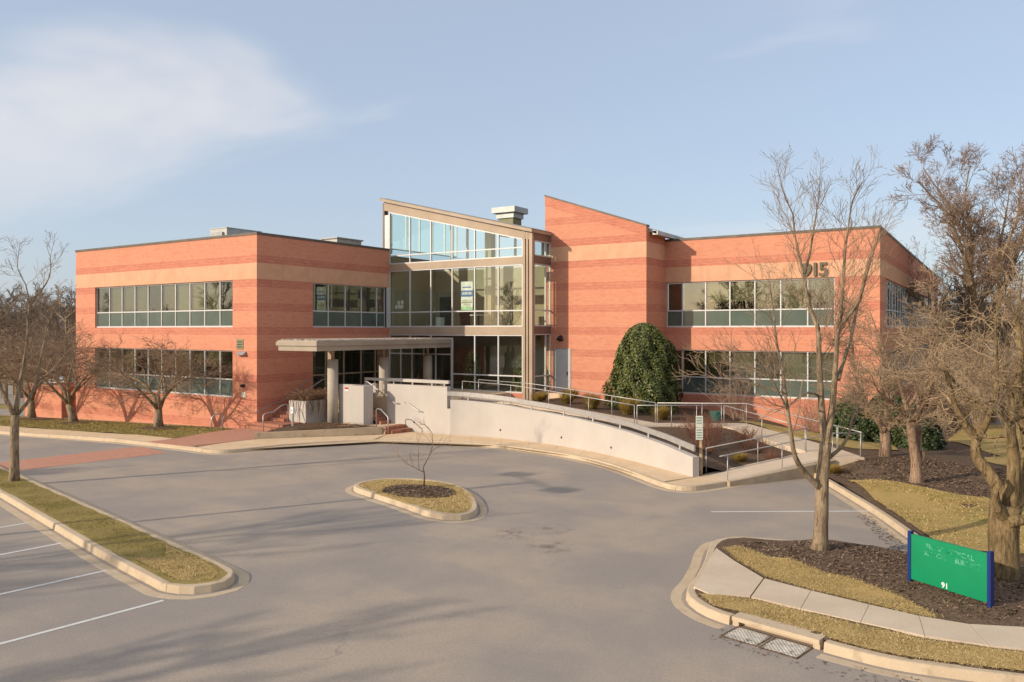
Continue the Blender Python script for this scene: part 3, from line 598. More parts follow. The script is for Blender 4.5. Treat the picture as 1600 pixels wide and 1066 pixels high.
mulL=[-15.79,-14.3,-12.90,-11.5,-10.12,-8.75,-7.37,-5.99,-4.62,-3.25,-2.02]
bl=[('dim_sheet',1),('blind2',1),('blind2',.93),('blind2',1),None,('blind2',.9),('blind',1),('blind',.96),('blind2',1),None]
bl2=[None,('dim_sheet',1),('blind2',.8),None,('dim_sheet',1),None,('blind2',1),('dim_sheet',.9),('blind2',.6),None]
Ff=fr(0,0,1,0)           # left wing front, y=0
wall(Ff,XL,0,-.8,TOP,[(mulL[0],mulL[-1],Z0,Z1),(mulL[0],mulL[-1],Y0,Y1)])
window(Ff,mulL,Z0,ZM,Z1,blinds=bl); window(Ff,mulL,Y0,YM,Y1,blinds=bl2)
panels(Ff,[XL-.01,-12.0,-7.37,-2.02,.012],8.17,9.05)
Fs=fr(0,0,0,1)           # left wing side, x=0 facing +x
ws=[4.01,5.32,6.72,8.13,9.52,10.30]
wall(Fs,.3,14.9,-.8,TOP,[(4.01,10.31,Z0,Z1),(4.01,10.62,1.75,4.30),(10.62,14.9,-.8,TOP)])
window(Fs,ws,Z0,ZM,Z1,blinds=[('dim_sheet',1),None,('dim_sheet',1),('dim_sheet',1),None])
panels(Fs,[.052,4.01,YA-.02],8.17,9.05)
MB().fbox(Fs,10.31,YA-.005,-.02,.2,Z0-.02,Z1).build('window_post','alum',BLD)
# storefront glazing under the canopy
window(Fs,[4.01,5.2,6.7,8.2,9.5,10.60],1.76,2.75,4.30,.18,'aglass',False,[('dim_sheet',1),('dim_sheet',1),None,('dim_sheet',1),None],frame='tanmetal')
Fl=fr(XL,40,0,-1)        # left end wall
wall(Fl,0,39.7,-1.2,TOP,[])
for (x0,x1,y0,y1) in ((XL-.03,.03,-.03,.33),):
    MB().box(x0,x1,y0,y1,TOP,10.70).build('coping','coping',BLD)
MB().box(-.32,.03,.33,YA-.02,TOP,10.70).build('coping','coping',BLD)
MB().box(XL-.03,XL+.33,.33,40,TOP,10.70).build('coping','coping',BLD)
MB().box(XL+.3,-.3,.3,40,10.1,10.3).build('roof','roof',BLD)
MB().box(XL+.3,-.3,.31,26,4.5,5.3).build('floor_slab','ceil',BLD); MB().box(XL+.3,-.3,.31,26,8.4,8.9).build('ceiling','ceil',BLD); MB().box(XL+.3,-.3,.31,26,1.2,1.62).build('floor_slab','infloor',BLD)
MB().box(XL+.4,-4.2,4.6,4.9,1.62,8.4).build('partition','indark',BLD); MB().box(-4.4,-4.2,4.9,14,1.62,8.4).build('partition','indark',BLD)  # dark core walls added to limit light leaking through the wing
# atrium curtain wall
Fa=fr(0,YA,1,0)
am=[0.0,1.72,3.43,5.11,6.82,8.54,10.24]
zr=lambda x:13.12-.2315*x                                   # top edge of the sloping glass
def bar(F,a,b_,d0,d1,z0,z1,m,name='mullion',par=None): return MB().fbox(F,a,b_,d0,d1,z0,z1).build(name,m,par or BLD)
def glazing(F,us,z0,z1,zm,gm,zt=None,mw=.07,name='window',lowp=None):
    f=MB(); u0,u1=us[0],us[-1]
    if zt is None: f.fbox(F,u0,u1,-.03,.08,z1-.06,z1)
    else: f.hexa([F(u0,-.03,zt(u0)-.09),F(u1,-.03,zt(u1)-.09),F(u1,.08,zt(u1)-.09),F(u0,.08,zt(u0)-.09),F(u0,-.03,zt(u0)),F(u1,-.03,zt(u1)),F(u1,.08,zt(u1)),F(u0,.08,zt(u0))])
    W=f.build(name,'alum',BLD); MB().fbox(F,u0,u1,-.03,.08,z0,z0+.07).build('sill','alum',W)
    top=(lambda u:zt(u)-.09) if zt else (lambda u:z1-.06)
    for u in us:
        a,b_=u-mw/2,u+mw/2; t0,t1=top(a)-.002,top(b_)-.002
        MB().hexa([F(a,-.026,z0+.07),F(b_,-.026,z0+.07),F(b_,.078,z0+.07),F(a,.078,z0+.07),F(a,-.026,t0),F(b_,-.026,t1),F(b_,.078,t1),F(a,.078,t0)]).build('mullion','alum',W)
    for a,b_ in zip(us,us[1:]):
        a+=mw/2; b_-=mw/2
        if zm:
            MB().fbox(F,a,b_,-.022,.07,zm-.035,zm+.035).build('transom','alum',W)
            MB().fbox(F,a,b_,.02,.03,z0+.07,zm-.035).build('pane',lowp or gm,W)
        zl_=(zm+.035) if zm else z0+.07
        MB().hexa([F(a,.02,zl_),F(b_,.02,zl_),F(b_,.03,zl_),F(a,.03,zl_),F(a,.02,top(a)),F(b_,.02,top(b_)),F(b_,.03,top(b_)),F(a,.03,top(a))]).build('pane',gm,W)
    return W
glazing(Fa,am,9.67,None,10.22,'cglass',zr)
glazing(Fa,am,5.60,9.25,6.55,'aglass')
glazing(Fa,[5.11,6.82,8.54,10.24],1.73,5.12,2.71,'aglass')
glazing(Fa,am[:4],4.86,5.12,None,'aglass')
glazing(Fa,[0.0,.95,1.9,2.85,3.8,5.05],1.78,4.84,3.9,'aglass')
bar(Fa,-.02,10.3,-.05,.2,9.25,9.67,'tanmetal','spandrel_panel'); bar(Fa,-.02,10.3,-.05,.2,5.12,5.60,'tanmetal','spandrel_panel')
# slanted fascia and roof
def slant(x0,x1,y0,y1,za,zb_,m,name,par=None): 
    return MB().hexa([(x0,y0,za(x0)),(x1,y0,za(x1)),(x1,y1,za(x1)),(x0,y1,za(x0)),(x0,y0,zb_(x0)),(x1,y0,zb_(x1)),(x1,y1,zb_(x1)),(x0,y1,zb_(x0))]).build(name,m,par or BLD)
rt=lambda x:13.88-.2415*x
slant(-.42,10.86,YA-.08,YA+.22,lambda x:zr(x)+.0,lambda x:rt(x)-.20,'tanmetal','fascia')
rf=slant(-.62,11.05,YA-.32,18.4,lambda x:rt(x)-.19,lambda x:rt(x)-.02,'tanmetal','roof')
slant(-.60,11.03,YA-.30,18.38,lambda x:rt(x)-.019,lambda x:rt(x)+.02,'roofmetal','roof_sheet',rf)
for k in range(16):
    y=YA+.2+k*.5; slant(-.6,11.03,y,y+.03,lambda x:rt(x)+.021,lambda x:rt(x)+.06,'roofmetal','roof_seam',rf)
bar(Fa,-.40,-.03,-.04,.3,10.4,12.9,'alum','end_panel'); bar(Fa,-.55,-.41,-.06,.3,10.4,13.7,'darkpanel','end_post')
glazing(fr(-.3,18.2,0,-1),[0,1.4,2.8,4.2,5.6,7.2],10.72,13.62,None,'cglass')
# steel column cluster
for a,b_,m in ((10.30,10.46,'tanmetal'),(10.54,10.66,'tanmetal'),(10.74,10.95,'tanmetal')): bar(Fa,a,b_,-.10,.12,.8,11.15,m,'steel_column')
bar(Fa,10.28,10.93,.0,.10,.8,11.1,'darkpanel','column_backing')
# return side of the atrium
Fr_=fr(10.93,YA+.13,0,1); rl=12.64-YA-.14
glazing(Fr_,[.05,1.35,rl],9.72,10.62,None,'cglass'); glazing(Fr_,[.05,1.35,rl],5.62,9.27,6.57,'aglass'); glazing(Fr_,[.05,1.35,rl],1.73,5.18,2.72,'aglass')
for z0,z1 in ((10.62,11.2),(9.27,9.72),(5.18,5.62)): bar(Fr_,0,rl,-.04,.12,z0,z1,'darkpanel','spandrel_panel')
MB().box(4.9,10.9,YA-.02,YA+.3,.4,1.725).build('base_wall','brick',BLD); MB().box(10.7,10.96,YA+.31,12.63,.4,1.725).build('base_wall','brick',BLD)
# inside the atrium
MB().box(-.25,10.85,YA+.12,18.2,1.2,1.74).build('floor_slab','infloor',BLD); MB().box(-.25,10.6,YA+.22,15.4,5.14,5.57).build('floor_slab','ceil',BLD)
MB().box(-.25,10.85,15.4,15.6,1.74,9.5).build('partition','inwall',BLD); MB().box(-.28,-.02,YA+.22,18.2,1.75,10.2).build('partition','inwall',BLD); MB().box(-.25,5.2,13.2,13.4,1.74,5.13).build('partition','indark',BLD)
MB().box(.4,1.5,15.36,15.41,5.57,7.7).box(2.2,3.0,15.36,15.41,5.57,7.7).build('interior_door','indark',BLD)
MB().box(5.2,5.7,14.0,14.5,5.57,11.9).build('interior_column','inwall',BLD)
for x in (1.3,2.7,4.6,6.6,8.7,9.9): MB().box(x-.07,x+.07,15.44,15.56,9.5,rt(x)-.25).build('mullion','alum',BLD)
MB().box(-.25,10.85,15.40,15.6,9.5,9.62).build('transom','alum',BLD)
# tower with sloping parapet
YB=12.64; XT=17.1
tw=MB(); zt_=lambda x:13.42-.342*(x-10.57)
tw.hexa([(10.57,YB,.3),(XT,YB,.3),(XT,YB+.35,.3),(10.57,YB+.35,.3),(10.57,YB,zt_(10.57)),(XT,YB,zt_(XT)),(XT,YB+.35,zt_(XT)),(10.57,YB+.35,zt_(10.57))]); tw.build('wall','brick_t',BLD)
MB().hexa([(10.56,YB-.012,zt_(10.56)-.55),(XT+.002,YB-.012,zt_(XT)-.55),(XT+.002,YB+.1,zt_(XT)-.55),(10.56,YB+.1,zt_(10.56)-.55),(10.56,YB-.012,zt_(10.56)-.002),(XT+.002,YB-.012,zt_(XT)-.002),(XT+.002,YB+.1,zt_(XT)-.002),(10.56,YB+.1,zt_(10.56)-.002)]).build('sloped_brick_course','brick_d',BLD)
slant(10.53,XT+.03,YB-.035,YB+.38,zt_,lambda x:zt_(x)+.10,'coping','coping')
panels(fr(0,YB,1,0),[10.95,XT+.012],9.46,10.33)
Ft=fr(XT,YB,0,1)
wall(Ft,.35,2.734,.3,10.95,[],m='brick_t'); panels(Ft,[.06,2.74],9.46,10.33)
slant(10.6,17.55,YB+.36,19.5,lambda x:13.15-.342*(x-10.57),lambda x:13.32-.342*(x-10.57),'zinc','roof')
MB().box(17.3,17.62,YB+.36,16.2,10.72,10.93).build('gutter','zinc',BLD)
MB().box(10.57,10.8,YB+.35,19,9,12.6).build('wall','brick_t',BLD)
dk=MB().box(11.23,12.26,YB-.02,YB+.1,1.78,4.27).build('door','door',BLD); MB().box(11.16,11.228,YB-.03,YB+.05,1.78,4.32).box(12.262,12.33,YB-.03,YB+.05,1.78,4.32).box(11.228,12.262,YB-.03,YB+.05,4.272,4.33).build('door_frame','grey',dk); MB().box(12.08,12.13,YB-.08,YB-.02,2.75,2.95).build('handle','dark',dk)
MB().tube([(11.68,YB,5.0),(11.68,YB-.12,4.98),(11.68,YB-.2,4.82)],[.10,.13,.2],10).build('wall_light','dark',BLD)
MB().prism([(11.1,11.5),(12.4,11.5),(12.4,YB-.01),(11.1,YB-.01)],1.3,1.74).build('door_step','conc',BLD)
# right wing
YR=15.374; XR=28.6
mulR=[17.16,18.11,19.49,20.89,22.28,23.67,25.07,26.45]
Fq=fr(0,YR,1,0)
wall(Fq,XT,XR,-.4,TOP,[(17.16,26.45,Z0,Z1),(17.16,26.45,1.74,Y1)])
window(Fq,mulR,Z0,ZM,Z1,blinds=[('dim_sheet',1),('dim_sheet',1),('blind',.72),('blind',.70),('blind2',1),('blind',1),('blind2',.8)])
window(Fq,mulR,1.74,2.72,Y1,blinds=[('dim_sheet',1),('dim_sheet',1),('blind2',1),('blind2',1),('dim_sheet',1),('blind',1),('blind2',1)])
panels(Fq,[XT+.01,22.28,26.45,XR+.012],8.17,9.05)
Fg=fr(XR,YR,-1.15,44.7)
wall(Fg,.3,44.7,-.6,TOP,[(2.6,42,Z0,Z1),(2.6,42,1.74,Y1)],m='brick')
us=[2.6+i*39.4/28 for i in range(29)]
window(Fg,us,Z0,ZM,Z1,gm='sglass',spand=False,blinds=[('blind2',1)]); window(Fg,us,1.74,2.72,Y1,gm='sglass',spand=False,blinds=[('blind2',1)])
panels(Fg,[.052,12,24,44.7],8.17,9.05)
MB().fbox(Fq,XT-.5,XR+.03,-.03,.33,TOP,10.70).build('coping','coping',BLD); MB().fbox(Fg,.33,44.7,-.03,.33,TOP,10.70).build('coping','coping',BLD)
MB().prism([(XT,YR+.3),(XR-.3,YR+.3),(27.1,60),(XT,60)],10.1,10.3).build('roof','roof',BLD)
for z0,z1,m in ((4.5,5.3,'ceil'),(8.4,8.9,'ceil'),(1.2,1.7,'infloor')): MB().prism([(XT,YR+.31),(XR-.35,YR+.31),(27.1,60),(XT,60)],z0,z1).build('floor_slab',m,BLD)
MB().box(XT,24,19.6,19.9,1.7,8.4).build('partition','indark',BLD); MB().box(24,24.2,19.9,58,1.7,8.4).build('partition','indark',BLD)  # dark core walls added here too against light leaks
# roof equipment
def hvac(x0,x1,y0,y1,z0,z1,label,name='roof_unit'):
    o=empty(name,((x0+x1)/2,(y0+y1)/2,z0),label,'roof unit')
    MB().box(x0,x1,y0,y1,z0,z1).build('housing','zinc',o); MB().box(x0-.03,x1+.03,y0-.03,y1+.03,z1,z1+.05).build('cap','zinc',o)
    MB().box(x0+.3,x1-.3,y0-.15,y0,z0+.3,z1-.25).build('intake','grey',o); return o
hvac(-10.8,-9.1,5.0,7.8,10.3,12.1,'long grey roof unit behind the left parapet')
sk=empty('roof_skylight',(-3.5,12,10.3),'low grey framed roof hatch beyond the left parapet','skylight'); MB().box(-3.6,-2.2,8.1,10.3,10.3,11.28).build('curb','zinc',sk); MB().box(-3.65,-2.1,8,10.4,11.28,11.36).build('frame','grey',sk)
hd=empty('exhaust_hood',(8.0,15.3,11.9),'green grey exhaust hood on the atrium roof','vent')
MB().box(6.05,7.2,14.3,15.3,11.5,12.62).build('stack','louvre',hd); MB().box(5.95,7.3,14.2,15.4,12.62,12.96).build('duct','hood',hd); MB().box(5.73,7.5,14.0,15.65,12.96,13.32).build('cap','hood',hd)
MB().prism([(18.3,18),(22,18),(22,22),(18.3,22)],10.3,10.8).build('roof_curb','zinc',BLD)
# fixtures on the left wing corner
lv=MB().box(-1.66,-1.10,-.03,.0,4.35,4.90).build('wall_vent','louvre',BLD)
for k in range(3): MB().box(-1.59,-1.17,-.05,-.03,4.46+k*.14,4.50+k*.14).build('slat','dark',lv)
MB().hexa([(-1.45,-.02,4.0),(-.85,-.02,4.0),(-.85,0,4.0),(-1.45,0,4.0),(-1.45,-.28,4.05),(-.85,-.28,4.05),(-.85,0,4.25),(-1.45,0,4.25)]).build('wall_light','grey',BLD)
MB().tube([(-1.06,0,2.36),(-1.06,-.2,2.36)],.09,10).build('camera_dome','black',BLD)
MB().box(-1.22,-.90,-.03,0,1.73,2.02).build('plaque','plate',BLD)
# numerals 915
def text_mesh(txt,size,ext,off=0.):
    cu=bpy.data.curves.new('numerals','FONT'); cu.body=txt; cu.size=size; cu.extrude=ext; cu.offset=off; cu.resolution_u=4
    o=bpy.data.objects.new('tmp',cu); COL.objects.link(o); dg=bpy.context.evaluated_depsgraph_get(); dg.update()
    me=bpy.data.meshes.new_from_object(o.evaluated_get(dg)); bpy.data.objects.remove(o); 
    V=np.array([v.co[:] for v in me.vertices]); F=[tuple(p.vertices) for p in me.polygons]; bpy.data.meshes.remove(me); return V,F
x=24.83
for ch in '915':
    V,F=text_mesh(ch,.98,.04,.022); V[:,0]-=V[:,0].min(); wd=V[:,0].max()
    W=np.stack([x+V[:,0],YR-.085-V[:,2],8.26+V[:,1]-V[:,1].min()*0],1); mesh_obj('numeral',W,F,'numeral',BLD)
    x+=wd+.12
# ---- entrance canopy and columns
cn=MB().box(2.1,5.10,-.5,YA-.04,4.60,4.80).build('canopy','canopy',BLD)
MB().box(2.2,5.03,-.42,YA-.05,4.34,4.598).build('canopy_soffit','canopy',cn)
MB().box(2.16,5.04,-.44,YA-.06,4.801,4.87).build('gravel','gravel',cn)
rg=np.random.RandomState(2); n=9000; P=np.stack([rg.uniform(2.2,5.0,n),rg.uniform(-.4,YA-.1,n),np.full(n,4.865)],1); a=rg.uniform(.02,.075,n)
V=np.empty((n*4,3)); ang=rg.uniform(0,6.28,n)
for k in range(3): V[k::4]=P+np.stack([np.cos(ang+k*2.09)*a,np.sin(ang+k*2.09)*a,0*a],1)
V[3::4]=P+np.stack([0*a,0*a,a*1.3],1); T=np.arange(n)[:,None]*4
F=np.concatenate([T+np.array([[0,1,3]]),T+np.array([[1,2,3]]),T+np.array([[2,0,3]])])
mesh_obj('gravel_stones',V,F,'gravel',cn,kind='stuff')
for y in (2.07,6.1,10.1):
    c=MB().cyl(3.6,y,.3 if y<7 else 1.7,3.83,.285,28).build('column','column',BLD,True); MB().cyl(3.6,y,3.83,4.32,.09,10).build('neck_post','tanmetal',c)
    for p in c.data.polygons: p.use_smooth=abs(p.normal.z)<.5
MB().box(2.35,2.6,2.9,3.1,1.7,4.32).build('steel_column','tanmetal',BLD)

# ------------------------------------------------------------------ terrace, stairs, planters, walls
ter=empty('entrance_terrace',(5,6,0),kind='structure')
MB().box(.02,9.4,3.72,YA-.05,.0,1.745).build('terrace_floor','conc',ter); MB().box(1.32,4.4,2.62,3.71,.0,1.745).build('terrace_floor','conc',ter)
st=empty('brick_stairs',(5.5,2.8,.4),'brick main stairs climbing between white walls to the entrance','stairs')
for k in range(8):
    x1=6.55-k*.30; MB().box(4.41,x1,2.63,3.38,.30 if k==0 else .47+.16*k-.159,.47+.16*(k+1)).build('step','step',st)
MB().prism([(4.5,.9),(7.48,1.9),(7.5,3.39),(4.5,3.39)],.05,.465).build('landing','conc',ter)
s2=empty('brick_stairs',(7.8,2.6,.15),'two brick steps at the pavement below the tall white wall','stairs')
MB().hexa([(7.3,1.92,.1),(7.95,1.92,.1),(8.0,3.38,.1),(7.3,3.38,.1),(7.3,1.92,.315),(7.95,1.92,.315),(8.0,3.38,.315),(7.3,3.38,.315)]).build('step','step',s2)
MB().hexa([(7.2,1.90,.316),(7.56,1.90,.316),(7.6,3.38,.316),(7.2,3.38,.316),(7.2,1.90,.475),(7.56,1.90,.475),(7.6,3.38,.475),(7.2,3.38,.475)]).build('step','step',s2)
s3=empty('brick_stairs',(.8,1.5,.15),'brick steps climbing along the shaded left wing wall','stairs')
MB().box(-.30,2.5,-.62,1.2,.1,.31).build('step','step',s3); MB().box(.005,2.35,-.28,1.2,.311,.46).build('step','step',s3)
for k in range(8): MB().box(.005,1.28,.75+k*.3,3.7,.46+.16*k+.001,.46+.16*(k+1)).build('step','step',s3)
# white walls
w1=empty('white_wall',(8.3,3.5,.1),'tall white painted concrete wall right of the entrance stairs','wall')
MB().box(6.3,10.3,3.39,3.69,.05,2.54).build('wall_body','white',w1); MB().tube([(8.15,3.389,.62),(8.15,3.37,.62)],.05,10).build('drain_hole','dark',w1)
MB().box(6.2,6.9,3.5,3.66,2.68,2.84).box(6.9,10.3,3.5,3.66,2.68,2.84).build('box_rail','white',w1)
for x in (6.6,7.9,9.2,10.0): MB().box(x-.035,x+.035,3.54,3.61,2.54,2.68).build('post','rail',w1)
w2=empty('white_wall',(4.9,2.0,.3),'lower white concrete wall with red notice beside planter','wall')
MB().box(5.05,6.0,1.9,2.61,.2,2.5).build('wall_body','white',w2); MB().box(3.75,5.05,2.35,2.61,.2,2.5).build('wall_body','white',w2)
nt_=MB().box(4.22,4.48,2.335,2.348,2.12,2.36).build('notice','signwhite',w2); MB().box(4.23,4.47,2.328,2.334,2.24,2.35).build('notice_band','red',nt_); MB().box(4.25,4.45,2.328,2.334,2.14,2.155).build('notice_line','red',nt_)
w3=empty('white_wall',(4.6,3.9,1.7),'short white parapet wall behind the main stairs','wall'); MB().box(4.3,5.15,3.73,3.9,1.0,2.5).build('wall_body','white',w3); MB().box(4.3,5.9,3.75,3.88,2.66,2.80).build('box_rail','white',w3)
for x in (4.4,5.0,5.7): MB().box(x-.03,x+.03,3.78,3.85,1.75 if x>5.2 else 2.5,2.66).build('post','rail',w3)
w4=empty('white_wall',(17,2.8,.1),'long curved white ramp wall falling toward the right','wall')
tops=[1.92,1.90,1.83,1.76,1.69,1.56,1.42,1.28,1.08,.86]
def hat(x): return float(np.interp(x,[p[0] for p in WALLC],tops))
def curve_n(P):
    N=[]
    for i in range(len(P)):
        t=P[min(i+1,len(P)-1)]-P[max(i-1,0)]; t.normalize(); N.append(Vector((-t.y,t.x,0)))
    return N
WN=curve_n(WC)
def sweepwall(P,N,d0,d1,zlo,zhi,name,m,par):
    V=[];F=[]
    for p,n_ in zip(P,N):
        a=p+n_*d0; c=p+n_*d1
        for q,z in ((a,zlo(p.x)),(c,zlo(p.x)),(c,zhi(p.x)),(a,zhi(p.x))): V.append((q.x,q.y,z))
    k=len(P)
    for i in range(k-1):
        for j in range(4): F.append((i*4+j,(i+1)*4+j,(i+1)*4+(j+1)%4,i*4+(j+1)%4))
    F.append((0,1,2,3)); F.append(tuple((k-1)*4+j for j in (3,2,1,0)))
    mb=MB(); mb.add(V,F); o=mb.build(name,m,par); return o
i2=next(i for i,p in enumerate(WC) if p.x>16.9)
sweepwall(WC[2:i2+1],WN[2:i2+1],0,.28,lambda x:.02,hat,'wall_body','white',w4); sweepwall(WC[i2:],WN[i2:],.0,.28,lambda x:.02,hat,'wall_body','white',w4)
MB().box(10.34,10.75,3.25,3.5,.05,1.45).build('wall_foot','white',w4)
sweepwall(WC[1:],WN[1:],.06,.13,lambda x:hat(x)+.20,lambda x:hat(x)+.41,'cap_rail','rail',w4)
for k in range(6,len(WC)-4,9):
    p=WC[k]+WN[k]*.14; MB().box(p.x-.03,p.x+.03,p.y,p.y+.05,hat(p.x)-.01,hat(p.x)+.30).build('post','rail',w4)
for x,z in ((13.35,.55),(17.1,.55),(20.35,.5)):
    k=min(range(len(WC)),key=lambda i:abs(WC[i].x-x)); p=WC[k]; n_=WN[k]; MB().tube([(p.x-n_.x*.012,p.y-n_.y*.012,z),(p.x+n_.x*.03,p.y+n_.y*.03,z)],.05,10).build('drain_hole','dark',w4)
# low front retaining wall
LW=catmull([(3.52,-3.02),(5.39,-1.05),(6.84,.48),(7.62,1.52)],.3); LN=curve_n(LW)
w5=empty('low_wall',(5.5,-1,.15),'low weathered concrete bed wall along the pavement','wall')
h5=lambda x:.42+(x-3.5)/4.2*.12; i3=len(LW)//2
sweepwall(LW[:i3+1],LN[:i3+1],0,.22,lambda x:.05,h5,'wall_body','lowwall',w5); sweepwall(LW[i3:],LN[i3:],0,.22,lambda x:.05,h5,'wall_body','lowwall',w5)
BD=[(3.5,-2.6),(5.2,-.85),(6.6,.62),(7.4,1.7),(7.2,1.88),(5.9,1.88),(3.2,1.6),(2.65,1.0),(2.65,-.6)]
zb2=lambda x,y:.36+.12*max(0,min(1,(y+2)/3.5)); patch('planting_bed',BD,zb2,.35,'mulch',jit=.03)
tag(blades('dry_stems',[(4.3,-1.2),(6.6,.9),(7.1,1.7),(5.0,1.7),(3.4,.9)],zb2,1500,.22,.012,'dry',21,2.2),'dry brown ground cover in the bed behind the low wall','plants')
# white planter with dry vines
pl=empty('planter',(1.95,2.0,.3),'white concrete planter block with dry brown vines','planter')
MB().box(1.30,2.60,1.08,1.26,.2,1.6).box(1.30,2.60,2.72,2.9,.2,1.6).box(1.30,1.48,1.26,2.72,.2,1.6).box(2.42,2.60,1.26,2.72,.2,1.6).build('planter_box','white',pl)
MB().box(1.48,2.42,1.26,2.72,.2,1.5).build('soil','mulch',pl)
rv=random.Random(4); mb=MB()
for k in range(420):
    x=rv.uniform(1.4,2.55); y=rv.uniform(1.15,2.8); p=Vector((x,y,1.5)); pts=[p]; d=Vector((rv.uniform(-1,1),rv.uniform(-1,1),rv.uniform(1.2,2.3)))
    for s in range(5): p=p+d*.13; d=d+Vector((rv.uniform(-.7,.7),rv.uniform(-.7,.7),-.62)); pts.append(p.copy())
    mb.tube(pts,[.012,.011,.01,.009,.007,.004],3,False)
for k in range(38):
    f=rv.random()<.4; p=Vector((rv.uniform(1.4,2.6),1.06,1.6)) if f else Vector((2.62,rv.uniform(1.1,2.9),1.6)); pts=[p]
    for s in range(6): p=p+Vector((rv.uniform(-.08,.08) if f else rv.uniform(-.005,.008),rv.uniform(-.008,.005) if f else rv.uniform(-.08,.08),-rv.uniform(.03,.24))); pts.append(p.copy())
    mb.tube(pts,[.009,.008,.008,.007,.006,.004,.003],3,False)
mb.build('dry_vines','dry',pl)
# button post
bp=empty('push_button_post',(2.35,.4,.3),'slim white push button post beside the left brick steps','post'); MB().cyl(2.95,-.12,.3,1.12,.06,12).build('post_tube','rail',bp); MB().box(2.86,3.04,-.19,-.05,1.10,1.42).build('head','signwhite',bp); MB().box(2.91,2.99,-.197,-.191,1.2,1.3).build('button','grey',bp)
# ---- handrails
def pipe(name,pts,par,r=.024): return MB().tube(pts,r,8).build(name,'rail',par,True)
hr=empty('handrail',(.1,0,1.1),'sloping handrail fixed to the shaded left wing wall','handrail')
pipe('rail',[(.09,-.15,1.02),(.09,.0,1.0),(.09,1.05,1.38),(.09,1.5,1.38),(.09,3.6,2.55),(.09,3.85,2.55)],hr); 
for y,z in ((.25,1.05),(1.2,1.36),(2.4,1.85),(3.5,2.45)): MB().tube([(.0,y,z-.03),(.09,y,z-.02)],.015,6).build('bracket','rail',hr)
hr=empty('handrail',(1.3,3,1.1),'short sloping rail above the planter by the entrance glass','handrail'); pipe('rail',[(1.34,1.7,1.75),(1.34,3.5,2.6),(1.34,3.9,2.6)],hr); pipe('post',[(1.34,3.85,1.74),(1.34,3.85,2.6)],hr)
hr=empty('handrail',(1.6,-.6,.15),'bent steel stair rail at the left brick steps','handrail'); pipe('rail',[(1.72,-1.0,.15),(1.72,-1.0,1.0),(1.72,-.85,1.08),(1.74,-.35,1.12),(1.78,.15,1.42),(1.8,.45,1.46),(1.82,.55,1.4),(1.82,.55,.46)],hr,.03)
hr=empty('handrail',(7.3,2.2,.15),'bent steel rail at the two pavement steps','handrail'); pipe('rail',[(7.78,1.80,.15),(7.78,1.80,.98),(7.7,1.82,1.04),(7.15,1.95,1.36),(6.85,2.0,1.36),(6.78,2.02,1.3),(6.78,2.02,.46)],hr,.03)
hr=empty('handrail',(7.5,3.3,1.2),'short wall mounted handrail on the tall white wall','handrail'); pipe('rail',[(7.55,3.31,1.62),(7.75,3.31,1.60),(8.55,3.31,1.22),(8.75,3.31,1.2)],hr); MB().tube([(7.8,3.39,1.5),(7.8,3.31,1.56)],.014,6).tube([(8.5,3.39,1.15),(8.5,3.31,1.22)],.014,6).build('bracket','rail',hr)
hr=empty('handrail',(5.7,3.3,1.5),'long sloping handrail rising over the main brick stairs','handrail'); pipe('rail',[(4.75,3.3,2.62),(5.0,3.3,2.6),(6.9,3.3,1.55),(7.15,3.3,1.55)],hr,.03); MB().tube([(6.6,3.39,1.65),(6.6,3.3,1.7)],.014,6).tube([(5.1,3.3,1.7),(5.1,3.3,2.55)],.02,6).build('bracket','rail',hr)
# bike hoops
for i,(x,y,l) in enumerate(((-.75,-1.95,'steel bicycle hoop on the grass edge by the brick walk'),)):
    z=zl(x,y); h=empty('bicycle_hoop',(x,y,z),l,'bicycle rack'); pts=[(x-.02,y-.33,z-.05)]+[(x+.0,y-.33+.33*(1-math.cos(t)),z+.62+.27*math.sin(t)) for t in [k*math.pi/8 for k in range(9)]]+[(x+.02,y+.33,z-.05)]
    pipe('hoop',pts,h,.035)

# ------------------------------------------------------------------ accessible ramp
rm=empty('ramp',(24,4,.1),kind='structure')
def strip(A,B,n): # A,B lists of (x,y,z) matching
    a=resample(A,n+1); b=resample(B,n+1)
    for i in range(n):
        q=[a[i].lerp(a[i+1],.004),a[i+1].lerp(a[i],.004),b[i+1].lerp(b[i],.004),b[i].lerp(b[i+1],.004)]
        V=[(p.x,p.y,p.z-.35) for p in q]+[(p.x,p.y,p.z) for p in q]
        MB().hexa(V).build('slab','conc2',rm)
strip([(26.12,-1.28,.16),(28.75,3.0,.63)],[(24.98,-.28,.16),(27.6,4.0,.63)],3)
MB().hexa([(28.76,3.02,.2),(29.75,3.62,.2),(28.55,5.4,.2),(27.6,4.02,.2),(28.76,3.02,.635),(29.75,3.62,.64),(28.55,5.4,.64),(27.6,4.02,.635)]).build('slab','conc2',rm)
strip([(27.6,4.03,.635),(23.3,6.75,1.10)],[(28.54,5.41,.635),(24.0,8.2,1.10)],4)
MB().hexa([(23.29,6.76,.5),(23.99,8.21,.5),(20.6,5.6,.5),(20.3,3.95,.5),(23.29,6.76,1.105),(23.99,8.21,1.11),(20.6,5.6,1.16),(20.3,3.95,1.16)]).build('slab','conc2',rm)
N3=[(20.29,3.95,1.16),(17.6,4.75,1.32),(15,5.5,1.48),(12.5,5.9,1.64),(9.4,5.9,1.745)]; F3=[(20.59,5.6,1.16),(18.1,6.2,1.32),(15.4,7.0,1.48),(12.8,7.4,1.64),(9.4,7.4,1.745)]
strip(N3,F3,7)
